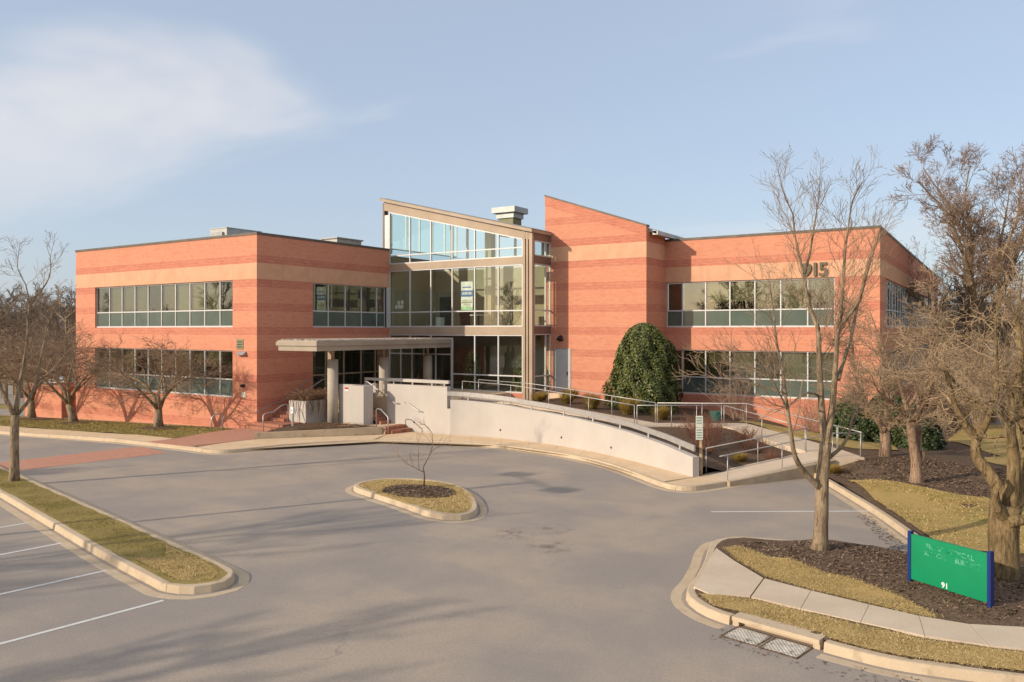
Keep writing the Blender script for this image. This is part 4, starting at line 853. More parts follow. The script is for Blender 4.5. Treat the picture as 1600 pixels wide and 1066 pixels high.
# ramp kerb edge stone along the drive
MB().hexa([(26.13,-1.32,-.05),(26.25,-1.38,-.05),(28.6,2.6,-.05),(28.5,2.75,-.05),(26.13,-1.32,.17),(26.25,-1.38,.17),(28.85,2.95,.55),(28.74,3.0,.60)]).build('edge_stone','lowwall',rm)
def railing(label,pts,h=.92,every=2.0,r=.021,extra=0.):
    P=[Vector(p) for p in pts]; o=empty('railing',P[0],label,'railing'); top=[p+Vector((0,0,h)) for p in P]
    if extra: top=[top[0]+(top[0]-top[1]).normalized()*extra]+top
    pipe('top_rail',[t[:] for t in top],o,r)
    for a,b_ in zip(P,P[1:]):
        n=max(1,round((b_-a).length/every))
        for i in range(n+1 if b_ is P[-1] else n):
            q=a.lerp(b_,i/n); pipe('post',[(q.x,q.y,q.z-.1),(q.x,q.y,q.z+h)],o,r*.9)
    return o
railing('pipe railing along the driveway side of the lower ramp',[(26.1,-1.15,.16),(28.72,3.12,.63),(29.6,3.7,.64)],.9,2.3,extra=.35)
railing('pipe railing along the planted side of the lower ramp',[(25.0,-.2,.16),(27.58,3.95,.63)],.92,2.3)
railing('pipe railing closing the ramp turn by the evergreen hedge',[(29.62,3.75,.64),(28.5,5.3,.64)],.92,2.)
railing('pipe railing on the bed side of the returning ramp',[(27.5,4.15,.64),(23.4,6.75,1.09)],.92,2.2)
railing('pipe railing on the building side of the returning ramp',[(28.45,5.35,.64),(24.0,8.12,1.10),(20.7,5.55,1.16)],.92,2.4)
railing('pipe railing at the near edge of the upper landing',[(23.3,6.7,1.1),(21.6,5.0,1.14),(20.4,3.98,1.16)],.92,1.4)
railing('pipe railing nearest the curved wall on the upper ramp',[(p[0],p[1],p[2]) for p in N3],.92,2.2)
railing('pipe railing on the shrub side of the upper ramp',[(p[0],p[1],p[2]) for p in F3],.92,3.0)
# parking sign on wooden post at the wall end
ps=empty('parking_sign',(24.98,-.85,.3),'two small white parking plates on a wooden post at the wall end','sign')
MB().box(24.94,25.03,-.75,-.66,.2,2.30).build('post','wood',ps)
Fp=fr(24.80,-.90,.86,.5)
for z0,z1,rows in ((1.90,2.32,3),(1.46,1.885,4)):
    pt=MB().fbox(Fp,.06,.31,-.012,.0,z0,z1).build('plate','plate',ps)
    for k in range(rows):
        z=z1-.075-k*.092; rr=random.Random(k+int(z0*10)); u=.085
        while u<.26:
            wd=rr.uniform(.02,.04); MB().fbox(Fp,u,u+wd,-.016,-.0125,z-.022,z+.022).build('lettering','platetext',pt); u+=wd+.010
# green monument sign
sg=empty('monument_sign',(33.5,-10.9,.25),'green panel sign with ghosted lettering between blue posts','sign')
A_=Vector((32.86,-10.46,0)); B_=Vector((34.28,-11.31,0)); Fn=fr(A_.x,A_.y,(B_-A_).x,(B_-A_).y); Ls=(B_-A_).length
for u0 in (-.035,Ls-.035): MB().fbox(Fn,u0,u0+.07,-.05,.05,.05,1.32).build('post','signblue',sg)
MB().fbox(Fn,.036,Ls-.036,-.035,.035,.36,1.27).build('panel','signgreen',sg)
def sign_text(txt,size,u,z,m,wd=None,name='lettering'):
    V,F=text_mesh(txt,size,.002,.002)
    if wd: V[:,0]*=wd/(V[:,0].max()-V[:,0].min())
    W=np.array([Fn(u+v[0],-.0375-v[2],z+v[1]) for v in V]); mesh_obj(name,W,F,m,sg)
sign_text('ERICK MEDICAL',.135,.36,1.065,'ghost',1.0); sign_text('SURGICAL',.125,.33,.93,'ghost',.47); sign_text('BUILDING',.135,.98,.93,'ghost',.5); sign_text('91',.15,.70,.385,'signwhite')

# ------------------------------------------------------------------ bare trees
CR=Vector((math.cos(YAW),math.sin(YAW),0)); CF=Vector((-math.sin(YAW),math.cos(YAW),0))
def branch(T,p,d,L,r,lev,o,rnd):
    n=5 if lev==0 else (4 if L>.5 else 3); pts=[p.copy()]; q=p.copy(); d=d.normalized(); dirs=[d.copy()]
    for i in range(n):
        wob=o['wob']; d=(d+Vector((rnd.gauss(0,wob),rnd.gauss(0,wob),rnd.gauss(0,wob)*.8+o['up']*(.5+.5*i/n)))).normalized()
        q=q+d*(L/n); pts.append(q.copy()); dirs.append(d.copy())
    r1=max(o['rmin'],r*.35); rad=[r+(r1-r)*i/n for i in range(n+1)]
    (T[0] if r>o['rt'] else T[1]).tube(pts,rad,6 if r>.06 else (4 if r>.015 else 3),False)
    if lev>=o['lev'] or L<o['lmin']: return
    k=o['kids'][min(lev,len(o['kids'])-1)]; k=max(1,int(round(k*rnd.uniform(.75,1.25))))
    for j in range(k):
        t=.22+.78*(j+rnd.random())/k; t=min(.995,t); f=t*n; i=min(n-1,int(f)); a=f-i; bp=pts[i].lerp(pts[i+1],a); bd=dirs[i+1]
        ax=bd.cross(Vector((rnd.gauss(0,1),rnd.gauss(0,1),rnd.gauss(0,1)))); 
        if ax.length<1e-4: continue
        ax.normalize(); an=R(rnd.uniform(*o['ang'])); nd=(bd*math.cos(an)+ax*math.sin(an)); nd=Vector((nd.x,nd.y,nd.z*o.get('flat',1.)))
        if o.get('droop') and nd.z<0: nd.z*=.4
        rr=max(o['rmin'],(rad[i]+(rad[i+1]-rad[i])*a)*rnd.uniform(.38,.6)); LL=L*o['ratio']*(1.05-.45*t)*rnd.uniform(.7,1.25)
        branch(T,bp,nd,LL,rr,lev+1,o,rnd)
BASE=dict(wob=.20,up=.05,rmin=.004,rt=.03,lev=3,lmin=.18,kids=[7,6,5,4],ang=(22,68),ratio=.60)
def tree(name,label,base,D,px0,py0,stems,o,seed,barkm='bark',twigm='twig',group=None,fdepth=.35):
    """stems in picture-plane units of the distance D, third value is depth in metres"""
    rnd=random.Random(seed); s=D/1240.; base=Vector(base); opt={**BASE,**o}; T=(MB(),MB())
    def P(a): return base+CR*((a[0]-px0)*s)+CF*(a[2] if len(a)>2 else 0)+Vector((0,0,(py0-a[1])*s))
    for st in stems:
        pts=[P(a) for a in st['p']]; r0,r1=st['r']; n=len(pts)
        C=catmull([p[:] for p in pts],max(.15,.02*D/2)) if n>2 else pts; m=len(C); rad=[r0+(r1-r0)*(i/(m-1))**st.get('e',.8) for i in range(m)]
        if st.get('flare'): 
            for i in range(m):
                hgt=C[i].z-base.z; rad[i]*=1+st['flare']*math.exp(-max(0,hgt)/.18)
        T[0].tube([c[:] for c in C],rad,10 if r0>.12 else 6)
        k=st.get('kids',0)
        for j in range(k):
            f0=st.get('f0',.25); t=f0+(1-f0)*(j+rnd.random())/k; f=min(t,.999)*(m-1); i=int(f); bp=C[i].lerp(C[min(i+1,m-1)],f-i); bd=(C[min(i+1,m-1)]-C[max(i-1,0)]).normalized()
            ax=bd.cross(Vector((rnd.gauss(0,1),rnd.gauss(0,1),rnd.gauss(0,1)))).normalized(); an=R(rnd.uniform(*opt['ang'])); nd=bd*math.cos(an)+ax*math.sin(an)
            nd.z*=opt.get('flat',1.)
            if opt.get('droop') and nd.z<0: nd.z*=.4
            branch(T,bp,nd,st.get('L',1.5)*(1.15-.5*t)*rnd.uniform(.7,1.2),max(.007,min(.055,rad[i]*rnd.uniform(*opt.get('kr',(.28,.46))))),0,opt,rnd)
    e=empty(name,base,label,'tree',group)
    if T[0].v: T[0].build('trunk',barkm,e,True)
    if T[1].v: T[1].build('crown',twigm,e,True)
    return e
# slender twin stemmed tree beside the sign
tree('bare_tree','slender twin stemmed bare tree in mulch left of the green sign',(30.8,-9.02,.22),18.5,1281,864,[
 dict(p=[(1281,868),(1282,845),(1284,800),(1285,750),(1289,705),(1290,694)],r=(.16,.135),e=1,flare=.6),
 dict(p=[(1290,700),(1284,640),(1280,561),(1278,513),(1267,480,.1),(1261,431,.2),(1252,392,.2),(1249,365,.3),(1246,333,.3),(1235,309,.3),(1227,284,.3)],r=(.10,.009),kids=36,L=1.35,f0=.3,up=1),
 dict(p=[(1290,700),(1298,634,-.1),(1300,573,-.2),(1303,524,-.2),(1306,511,-.2),(1313,462,-.1),(1318,431),(1323,397,.1),(1328,358,.1),(1338,314,.2),(1353,284,.2)],r=(.095,.009),kids=34,L=1.25,f0=.35),
 dict(p=[(1306,511,-.2),(1321,487,-.4),(1328,470,-.5),(1334,430,-.7),(1341,397,-.8),(1352,360,-.8)],r=(.05,.008),kids=10,L=1.0),
 dict(p=[(1304,593,-.2),(1316,571,0),(1331,544,.2),(1345,512,.4),(1351,494,.5),(1365,445,.6),(1375,406,.6),(1394,372,.7)],r=(.06,.008),kids=16,L=1.2),
 dict(p=[(1262,428,.2),(1267,401,.1),(1272,358,.0),(1277,309,-.1),(1279,275,-.1)],r=(.035,.006),kids=12,L=.8),
 dict(p=[(1283,766),(1274,756,-.1),(1253,737,-.2),(1233,710,-.4),(1224,671,-.5),(1217,637,-.6),(1210,605,-.7),(1204,573,-.8),(1196,537,-.8),(1190,500,-.9),(1182,450,-1.)],r=(.08,.009),kids=18,L=1.4,f0=.3),
 dict(p=[(1287,722),(1316,702,.1),(1331,685,.2),(1340,661,.3),(1355,634,.4)],r=(.055,.012),kids=5,L=1.0,f0=.5),
 dict(p=[(1281,620,0),(1258,613,-.2),(1238,622,-.3),(1221,634,-.4),(1195,628,-.5),(1172,612,-.5)],r=(.032,.008),kids=7,L=1.1),
 dict(p=[(1206,585,-.7),(1180,578,-.8),(1150,570,-.9),(1120,556,-1.),(1086,546,-1.1)],r=(.03,.006),kids=12,L=.9),
 dict(p=[(1212,612,-.7),(1180,602,-.6),(1140,592,-.5),(1110,590,-.4),(1078,582,-.3)],r=(.028,.006),kids=12,L=.85),
 dict(p=[(1217,637,-.6),(1195,606,-.9),(1170,575,-1.2),(1140,550,-1.4)],r=(.03,.006),kids=8,L=1.0)],
 dict(kids=[5,3],lev=2,up=.15,rmin=.0032,ang=(18,50),wob=.15,ratio=.62,kr=(.15,.27),lmin=.3),1,'bark','twig')
# gnarled tree behind the sign
gn=dict(kids=[6,5,4],lev=2,up=.05,rmin=.005,ang=(30,75),wob=.30)
tree('gnarled_tree','thick gnarled old tree with stubby limbs directly behind the green sign',(34.45,-9.25,.3),16.3,1563,905,[
 dict(p=[(1563,912),(1563,880),(1562,840),(1563,815),(1566,790)],r=(.28,.30),e=1,flare=.15),
 dict(p=[(1563,815),(1550,800,-.2),(1538,782,-.25),(1534,762,-.3),(1540,748,-.35),(1531,738,-.35)],r=(.17,.05)),
 dict(p=[(1560,812,-.2),(1575,808,-.3),(1592,807,-.35)],r=(.15,.07)),
 dict(p=[(1568,800),(1560,765,.1),(1545,738,.2),(1532,716,.3),(1535,690,.35),(1520,668,.4),(1508,640,.5),(1500,610,.5),(1490,560,.6)],r=(.17,.02),kids=10,L=1.0,f0=.5),
 dict(p=[(1534,692,.3),(1548,655,.2),(1556,610,.1),(1551,560,.0),(1545,510,-.1),(1548,455,-.2)],r=(.09,.012),kids=12,L=1.0,f0=.3),
 dict(p=[(1568,800),(1572,755,-.1),(1570,705,-.15),(1563,668,-.2),(1571,625,-.2),(1580,560,-.2),(1575,500,-.2),(1582,430,-.2)],r=(.17,.012),kids=18,L=1.1,f0=.3),
 dict(p=[(1570,798),(1590,775,.1),(1606,752,.2),(1615,700,.3),(1605,640,.3),(1612,560,.4),(1600,480,.5)],r=(.2,.012),kids=18,L=1.2,f0=.25),
 dict(p=[(1563,668,-.2),(1540,640,-.5),(1510,622,-.8),(1480,628,-1.),(1455,650,-1.)],r=(.05,.01),kids=9,L=.9),
 dict(p=[(1548,655,.2),(1520,610,.6),(1498,570,.9),(1478,520,1.1)],r=(.05,.01),kids=9,L=.9),
 dict(p=[(1606,752,.2),(1640,700,.2),(1660,620,.2),(1650,520,.2)],r=(.13,.012),kids=10,L=1.2)],gn,2,'barkg','twigb')
wide=dict(kids=[7,6,4],lev=2,up=.03,rmin=.0055,ang=(30,65),wob=.22,flat=.75,droop=True)
tree('bare_tree','spreading bare tree with split trunk and broken stub on mulch slope',(31.86,.23,.42),25.6,1433,754,[
 dict(p=[(1432,760),(1432,735),(1431,715),(1427,690),(1422,655)],r=(.19,.13),e=1,flare=.35),
 dict(p=[(1433,722),(1437,700,.15),(1440,660,.2),(1442,630,.3)],r=(.15,.11)),
 dict(p=[(1434,725),(1441,712),(1443,703)],r=(.12,.08)),
 dict(p=[(1422,658),(1405,640,-.3),(1380,625,-.6),(1352,605,-.9),(1335,580,-1.2)],r=(.10,.012),kids=14,L=1.5),
 dict(p=[(1422,658),(1415,610,.2),(1400,565,.5),(1390,520,.8),(1380,480,1.)],r=(.11,.012),kids=16,L=1.5),
 dict(p=[(1441,632,.3),(1450,590,.1),(1455,545,0),(1450,500,-.1),(1455,465,-.2)],r=(.10,.012),kids=16,L=1.5),
 dict(p=[(1424,655),(1455,640,-.4),(1480,625,-.8),(1500,600,-1.1),(1512,570,-1.4)],r=(.09,.012),kids=14,L=1.5),
 dict(p=[(1422,658),(1432,610,-.8),(1420,560,-1.5),(1425,510,-2.)],r=(.09,.012),kids=14,L=1.5),
 dict(p=[(1424,650),(1395,648,-.6),(1365,650,-1.2),(1345,640,-1.6)],r=(.05,.01),kids=10,L=1.2)],wide,3,'barkp','twigb')
tree('bare_tree','low forked bare tree in front of the dark evergreen hedge',(30.3,4.85,.52),31.2,1381,713,[
 dict(p=[(1381,718),(1381,695),(1380,672)],r=(.215,.18),e=1,flare=.25),
 dict(p=[(1380,676),(1368,655,-.2),(1350,635,-.4),(1330,620,-.6),(1308,600,-.8)],r=(.16,.015),kids=14,L=1.6),
 dict(p=[(1380,676),(1387,655,.2),(1392,620,.4),(1388,575,.6),(1380,520,.8)],r=(.15,.015),kids=18,L=1.7),
 dict(p=[(1382,672),(1400,650,-.3),(1425,630,-.6),(1445,600,-.9)],r=(.13,.015),kids=16,L=1.6),
 dict(p=[(1380,674),(1362,630,.6),(1350,585,1.),(1355,540,1.4),(1350,500,1.6)],r=(.12,.015),kids=18,L=1.7),
 dict(p=[(1381,674),(1405,620,-1.),(1412,570,-1.6),(1420,530,-2.)],r=(.12,.015),kids=16,L=1.6)],wide,4,'barkp','twig')
# large tree beyond the right wing
big=dict(kids=[7,5,4,3],lev=3,up=.10,rmin=.009,ang=(20,62),wob=.22,lmin=.35,rt=.05,ratio=.60)
tree('large_tree','large bare tree with fan shaped crown rising beyond the right wing',(31.95,29.3,.0),50.,1520,650,[
 dict(p=[(1524,655),(1524,610),(1522,560)],r=(.55,.45),e=1),
 dict(p=[(1522,580),(1508,470,-1),(1480,410,-2),(1440,345,-3),(1415,318,-3),(1392,300,-3.5)],r=(.30,.03),kids=21,L=2.9,f0=.3),
 dict(p=[(1522,575),(1520,470,0),(1512,390,0),(1490,320,.5),(1474,285,1.),(1456,258,1)],r=(.28,.03),kids=22,L=2.9,f0=.35),
 dict(p=[(1524,580),(1532,460,1),(1540,370,1.5),(1537,300,2),(1545,248,2)],r=(.28,.03),kids=22,L=2.9,f0=.35),
 dict(p=[(1525,580),(1552,460,-1),(1575,370,-1.5),(1578,305,-2),(1588,260,-2)],r=(.28,.03),kids=22,L=2.9,f0=.3),
 dict(p=[(1524,570),(1560,480,2),(1600,410,3),(1625,330,3.5),(1640,280,4)],r=(.25,.03),kids=21,L=2.9,f0=.3),
 dict(p=[(1522,570),(1495,500,2.),(1455,450,3),(1420,420,4),(1400,400,4.5)],r=(.2,.03),kids=21,L=2.9,f0=.3),
 dict(p=[(1523,560),(1528,470,-2),(1510,420,-3.5),(1520,350,-4.5),(1515,290,-5)],r=(.22,.03),kids=21,L=2.9,f0=.3)],big,5,'bark','twigr')
# trees along the left wing
lw=dict(kids=[6,5,4],lev=2,up=.03,rmin=.007,ang=(28,70),wob=.24,flat=.6,droop=True)
def lwtree(label,base,D,px,py,lean,seed,spread=1.,hi=0):
    q=lambda x,y,d=0:(px+x*spread,py-y,d)
    tree('lawn_tree',label,base,D,px,py,[
     dict(p=[q(lean*.6,-6),q(lean*.3,14),q(0,30)],r=(.24,.19),e=1,flare=.4),
     dict(p=[q(0,28),q(-8,48,.2),q(-22,66,.4),q(-50,82+hi,.6),q(-82,86+hi,.8)],r=(.14,.015),kids=16,L=2.2),
     dict(p=[q(0,28),q(9,48,-.2),q(22,64,-.5),q(46,80+hi,-.8),q(76,84+hi,-1.)],r=(.14,.015),kids=16,L=2.2),
     dict(p=[q(2,30),q(3,60,.6),q(-6,90+hi,1.),q(-4,124+hi,1.3)],r=(.12,.012),kids=18,L=2.0),
     dict(p=[q(2,30),q(12,62,-1),q(26,92+hi,-1.6),q(36,120+hi,-2.)],r=(.11,.012),kids=16,L=2.),
     dict(p=[q(0,30),q(-14,62,-1),q(-34,92+hi,-1.6),q(-44,118+hi,-2.)],r=(.11,.012),kids=16,L=2.),
     dict(p=[q(3,50,.6),q(12,66,1.2),q(30,96+hi,2.)],r=(.07,.012),kids=10,L=1.8)],lw,seed,'bark','twig')
lwtree('low spreading bare tree centred before the left wing windows',(-4.9,-2.6,.02),43.3,262,669,0,6,1.12)
lwtree('leaning bare tree at the far left corner of the left wing',(-13.75,-2.75,-.25),48.2,122,662,14,7,1.1,5)
lwtree('small forked bare tree beside the brick enclosure',(-19.4,-2.2,-.42),51.8,72,655,4,8,.75,0)
lwtree('bare tree at the left picture edge beyond the pavement',(-25.0,-2.5,-.6),54.,18,655,-3,9,.9,10)
# near tree on the parking island
tree('bare_tree','upright bare tree growing in the long parking island at left',(5.31,-14.7,.12),27.7,22,757,[
 dict(p=[(22,764),(23,740),(23,699),(24,652)],r=(.155,.13),e=1,flare=.3),
 dict(p=[(24,656),(16,630,-.2),(4,590,-.3),(-2,550,-.4),(-8,500,-.5),(-4,450,-.6)],r=(.085,.01),kids=12,L=1.2),
 dict(p=[(24,655),(27,635),(30,600,.1),(33,568,.2),(37,540,.2),(39,504,.2),(41,481,.2),(56,459,.3),(70,436,.3),(71,405,.3),(64,386,.3)],r=(.095,.008),kids=18,L=1.1,f0=.2),
 dict(p=[(24,655),(37,635,.2),(47,600,.4),(52,560,.5),(57,520,.6),(66,490,.7),(74,462,.7)],r=(.075,.008),kids=14,L=1.1),
 dict(p=[(24,655),(26,620,-.6),(14,580,-.9),(10,540,-1.1),(24,505,-1.2),(20,460,-1.3),(28,420,-1.3)],r=(.06,.008),kids=12,L=1.1),
 dict(p=[(41,481,.2),(38,450,.1),(28,425,0),(30,395,0)],r=(.03,.006),kids=8,L=1.),
 dict(p=[(47,601,.4),(75,585,.2),(100,560,.0),(122,540,-.1)],r=(.03,.006),kids=9,L=1.2)],
 dict(kids=[4,3,3],lev=2,up=.12,rmin=.004,ang=(22,55),wob=.18,kr=(.2,.34)),10,'bark','twig')
# sapling in the teardrop island
tree('sapling','thin young sapling in mulch on the teardrop island',(17.98,-7.85,.2),26.4,661,762,[
 dict(p=[(661,766),(662,757),(663,748),(662,738)],r=(.032,.024),e=1,flare=.4),
 dict(p=[(662,740),(661,732),(667,721,.05),(673,709,.1),(675,699,.1),(675,681,.1),(668,670,.1),(661,665,.1),(655,667,.1)],r=(.020,.004),kids=7,L=.6,f0=.3),
 dict(p=[(662,740),(656,736,-.1),(645,729,-.2),(636,724,-.3),(625,712,-.3),(617,704,-.3)],r=(.015,.004),kids=7,L=.5),
 dict(p=[(655,736,-.1),(654,724,0),(653,710,.1),(652,695,.1),(650,685,.1)],r=(.011,.004),kids=6,L=.45),
 dict(p=[(673,709,.1),(681,702,0),(694,697,-.1),(706,689,-.1)],r=(.010,.004),kids=5,L=.4)],
 dict(kids=[3,2],lev=1,up=.16,rmin=.0035,ang=(25,50)),11,'barkp','twigp')

# ------------------------------------------------------------------ evergreens and shrubs
def leafmass(label,name,ctr,rx,ry,h,nleaf,size,lm,seed,shape,core=.72,cat='shrub'):
    rnd=np.random.RandomState(seed); c=np.array(ctr); e=empty(name,ctr,label,cat)
    # lumpy profile
    ph=rnd.uniform(0,6.28,8)
    def prof(t,a): return shape(t)*(1+.10*np.sin(3*a+ph[0]+5*t)+.08*np.sin(7*a+ph[1]-9*t)+.06*np.sin(13*a+ph[2]+17*t))
    t=rnd.uniform(0,1,nleaf)**.9; a=rnd.uniform(0,2*np.pi,nleaf); k=1-np.abs(rnd.normal(0,.11,nleaf)); r=prof(t,a)*k
    P=c+np.stack([rx*r*np.cos(a),ry*r*np.sin(a),h*t],1)
    out=np.stack([np.cos(a)/rx,np.sin(a)/ry,.35+0*a],1); out/=np.linalg.norm(out,axis=1)[:,None]; nrm=out+rnd.normal(0,.55,(nleaf,3)); nrm/=np.linalg.norm(nrm,axis=1)[:,None]
    u=np.cross(nrm,rnd.normal(0,1,(nleaf,3))); u/=np.linalg.norm(u,axis=1)[:,None]; v=np.cross(nrm,u); s=(size*rnd.uniform(.6,1.4,nleaf))[:,None]
    V=np.empty((nleaf*4,3)); V[0::4]=P-u*s*.5; V[1::4]=P+v*s*.28+nrm*s*.08; V[2::4]=P+u*s*.5; V[3::4]=P-v*s*.28+nrm*s*.08
    mesh_obj('foliage',V,np.arange(nleaf*4).reshape(nleaf,4),lm,e)
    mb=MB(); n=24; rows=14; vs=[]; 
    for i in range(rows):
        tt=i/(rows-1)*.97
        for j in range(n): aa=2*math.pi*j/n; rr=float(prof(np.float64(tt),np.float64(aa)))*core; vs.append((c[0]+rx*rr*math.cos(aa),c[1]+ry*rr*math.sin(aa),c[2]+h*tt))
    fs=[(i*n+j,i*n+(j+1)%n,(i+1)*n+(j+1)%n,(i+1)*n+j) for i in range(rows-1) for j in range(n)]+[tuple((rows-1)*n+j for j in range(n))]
    mb.add(vs,fs).build('dark_core','leafshade',e,True)  # near-black shell painting the shade deep between the leaves
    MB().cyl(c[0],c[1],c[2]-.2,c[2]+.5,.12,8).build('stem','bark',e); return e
hs=lambda t:np.minimum(np.where(t<.3,.98+.25*t,1.055-(t-.3)*.70),np.sqrt(np.maximum(0,1.002-t)*2.2))
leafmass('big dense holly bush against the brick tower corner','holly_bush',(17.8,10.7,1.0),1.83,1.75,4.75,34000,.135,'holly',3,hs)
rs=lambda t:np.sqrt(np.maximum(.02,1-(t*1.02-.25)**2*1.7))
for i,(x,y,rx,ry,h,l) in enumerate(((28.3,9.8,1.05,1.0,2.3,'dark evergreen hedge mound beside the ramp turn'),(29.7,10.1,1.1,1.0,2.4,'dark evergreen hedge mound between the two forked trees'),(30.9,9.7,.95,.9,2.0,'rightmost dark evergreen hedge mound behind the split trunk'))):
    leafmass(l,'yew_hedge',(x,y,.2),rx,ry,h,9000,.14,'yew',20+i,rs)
def tuft(label,x,y,z,h,r,n,m,seed,name='ornamental_grass',cat='plant',group=None):
    rnd=np.random.RandomState(seed); a=rnd.uniform(0,6.28,n); q=r*np.sqrt(rnd.uniform(0,1,n)); P=np.stack([x+.35*q*np.cos(a),y+.35*q*np.sin(a),np.full(n,z-.03)],1); T=np.stack([x+1.2*q*np.cos(a)+rnd.normal(0,.05,n),y+1.2*q*np.sin(a)+rnd.normal(0,.05,n),z+h*rnd.uniform(.5,1.1,n)],1); d=np.stack([-np.sin(a),np.cos(a),0*a],1)*.012
    V=np.empty((n*3,3)); V[0::3]=P-d; V[1::3]=P+d; V[2::3]=T
    return mesh_obj(name,V,np.arange(3*n).reshape(n,3),m,None,label=label,cat=cat,group=group)
for i,(x,y,h,r,l) in enumerate(((11.9,9.9,.55,.5,'golden grass clump by the atrium glass corner'),(13.0,11.4,.6,.6,'golden grass clump right of the steel door'),(14.2,8.8,.6,.5,'golden grass clump midway along the upper ramp'),(16.1,8.0,.85,.55,'tall golden grass clump left of the holly bush'),(18.2,7.9,.9,.7,'golden grass clump at the foot of the holly bush'),(19.9,8.0,.7,.6,'golden grass clump right of the holly bush'),(12.4,8.8,.45,.45,'small golden grass clump below the door step'),(25.6,1.9,.3,.35,'low golden tuft in the mulch behind the parking sign'),(28.95,2.2,.32,.4,'pale golden tuft beside the drive kerb'))):
    tuft(l,x,y,zb(x,y),h,r,700,'gold',30+i)
def shrub(label,x,y,z,h,r,n,m,seed,name='bare_shrub'):
    rnd=random.Random(seed); T=(MB(),MB()); o={**BASE,'kids':[4,3],'lev':1,'up':.10,'rmin':.004,'rt':9,'ang':(20,45),'wob':.2,'lmin':.1}
    for k in range(n):
        a=rnd.uniform(0,6.28); sp_=rnd.uniform(0,1); branch(T,Vector((x+.2*r*math.cos(a),y+.2*r*math.sin(a),z-.03)),Vector((math.cos(a)*sp_*r,math.sin(a)*sp_*r,h)),h*rnd.uniform(.7,1.1),.009,0,o,rnd)
    return T[1].build(name,m,None,label=label,cat='shrub')
for i,(x,y,h,r,n,m,l) in enumerate(((24.1,2.3,1.5,1.0,60,'rust','rust brown bare shrub directly behind the parking sign'),(23.2,4.0,1.1,1.2,50,'rust','rust brown bare shrub on the bed below the upper landing'),(25.6,3.6,.7,1.1,50,'rust','low rust brown shrub inside the ramp loop'),(24.8,5.2,.6,.9,40,'rust','low brown shrub beside the returning ramp'),(8.6,4.6,.9,.6,30,'twigp','bare pinkish shrub in front of the atrium glass'),(7.6,4.3,1.2,.6,30,'rust','bare rusty shrub behind the white box rail'),(22.8,10.8,2.2,1.3,50,'twigr','tall bare shrub against the right wing lower windows'),(26.3,11.0,1.6,1.2,45,'twigr','bare shrub at the right wing base beyond the ramp'),(26.6,2.9,.45,.8,35,'rust','low brown shrub beside the lower ramp railing'))):
    zz=1.75 if x<9.4 else zb(x,y); shrub(l,x,y,zz,h,r,n,m,50+i)
tb=empty('teal_bin',(22.4,9.2,1.0),'teal plastic tub behind the upper landing railing','bin'); MB().tube([(22.2,9.3,1.0),(22.2,9.3,1.42)],[.26,.32],14).build('tub_body','teal',tb); MB().tube([(22.2,9.3,1.42),(22.2,9.3,1.46)],.34,14).build('rim','teal',tb)

# ------------------------------------------------------------------ inside the atrium
tb=empty('cafe_table',(6.2,11.9,5.57),'pale round topped table behind the upper atrium glass','table')
MB().cyl(6.2,11.9,6.30,6.36,.55,28).build('tabletop','signwhite',tb); MB().cyl(6.2,11.9,5.6,6.30,.05,10).build('pedestal','dark',tb); MB().cyl(6.2,11.9,5.57,5.60,.28,20).build('base','dark',tb)
def chair(x,y,rz,label,z=5.57,m='dark',name='cafe_chair'):
    e=empty(name,(x,y,z),label,'chair','chairs at the atrium table'); c,s=math.cos(rz),math.sin(rz)
    Fc=lambda u,d,zz:(x+c*u-s*d,y+s*u+c*d,z+zz)
    MB().fbox(Fc,-.22,.22,-.22,.22,.43,.47).build('seat',m,e); MB().hexa([Fc(-.26,-.2,.55),Fc(-.23,-.2,.55),Fc(-.23,.2,.55),Fc(-.26,.2,.55),Fc(-.34,-.2,.95),Fc(-.31,-.2,.95),Fc(-.31,.2,.95),Fc(-.34,.2,.95)]).build('backrest',m,e)
    for a,b_ in ((-.2,-.2),(.2,-.2),(-.2,.2),(.2,.2)): MB().tube([Fc(a*1.15,b_,0),Fc(a,b_,.43)],.014,6).build('leg',m,e)
    for b_ in (-.17,.17): MB().tube([Fc(-.22,b_,.45),Fc(-.27,b_,.6)],.014,6).build('back_support',m,e)
chair(5.4,11.6,0,'dark metal chair left of the atrium table'); chair(7.35,11.8,math.pi*.93,'dark metal chair right of the atrium table')
po=MB().box(5.74,6.62,YA+.06,YA+.075,6.62,8.36).build('lease_poster','posterw',None,label='tall white blue and green poster hung inside the atrium glass',cat='poster')
def pp(x0,x1,z0,z1,m): MB().box(x0,x1,YA+.052,YA+.059,z0,z1).build('poster_print',m,po)
pp(5.86,6.5,7.98,8.05,'blue'); pp(5.75,6.61,7.44,7.82,'blue'); pp(5.80,6.55,7.2,7.24,'pt'); pp(5.78,6.58,7.04,7.14,'pt'); pp(5.90,6.48,6.94,6.98,'pt'); pp(5.86,6.5,6.99-.14,6.88,'pt'); pp(5.742,6.618,6.625,6.80,'mint')
rp=random.Random(3)
for k in range(7): u=5.83+k*.105; MB().box(u,u+.07,YA+.046,YA+.0515,7.56,7.72).build('poster_letter','posterw',po)
for i,(x,z) in enumerate(((.42,6.78),(.62,7.05),(.90,6.80),(.92,7.08),(.68,6.80))): MB().box(x,x+.2,YA+.052,YA+.058,z,z+.24).build('paper_notice','posterw',None,label=['lower left paper notice taped inside the first atrium pane','upper middle paper notice taped inside the first atrium pane','lower right paper notice taped inside the first atrium pane','upper right paper notice taped inside the first atrium pane','lower middle paper notice taped inside the first atrium pane'][i],cat='notice')
MB().box(1.95,2.35,13.0,13.4,5.57,6.25).build('white_cabinet','signwhite',None,label='small white cabinet inside the upper atrium at left',cat='cabinet')
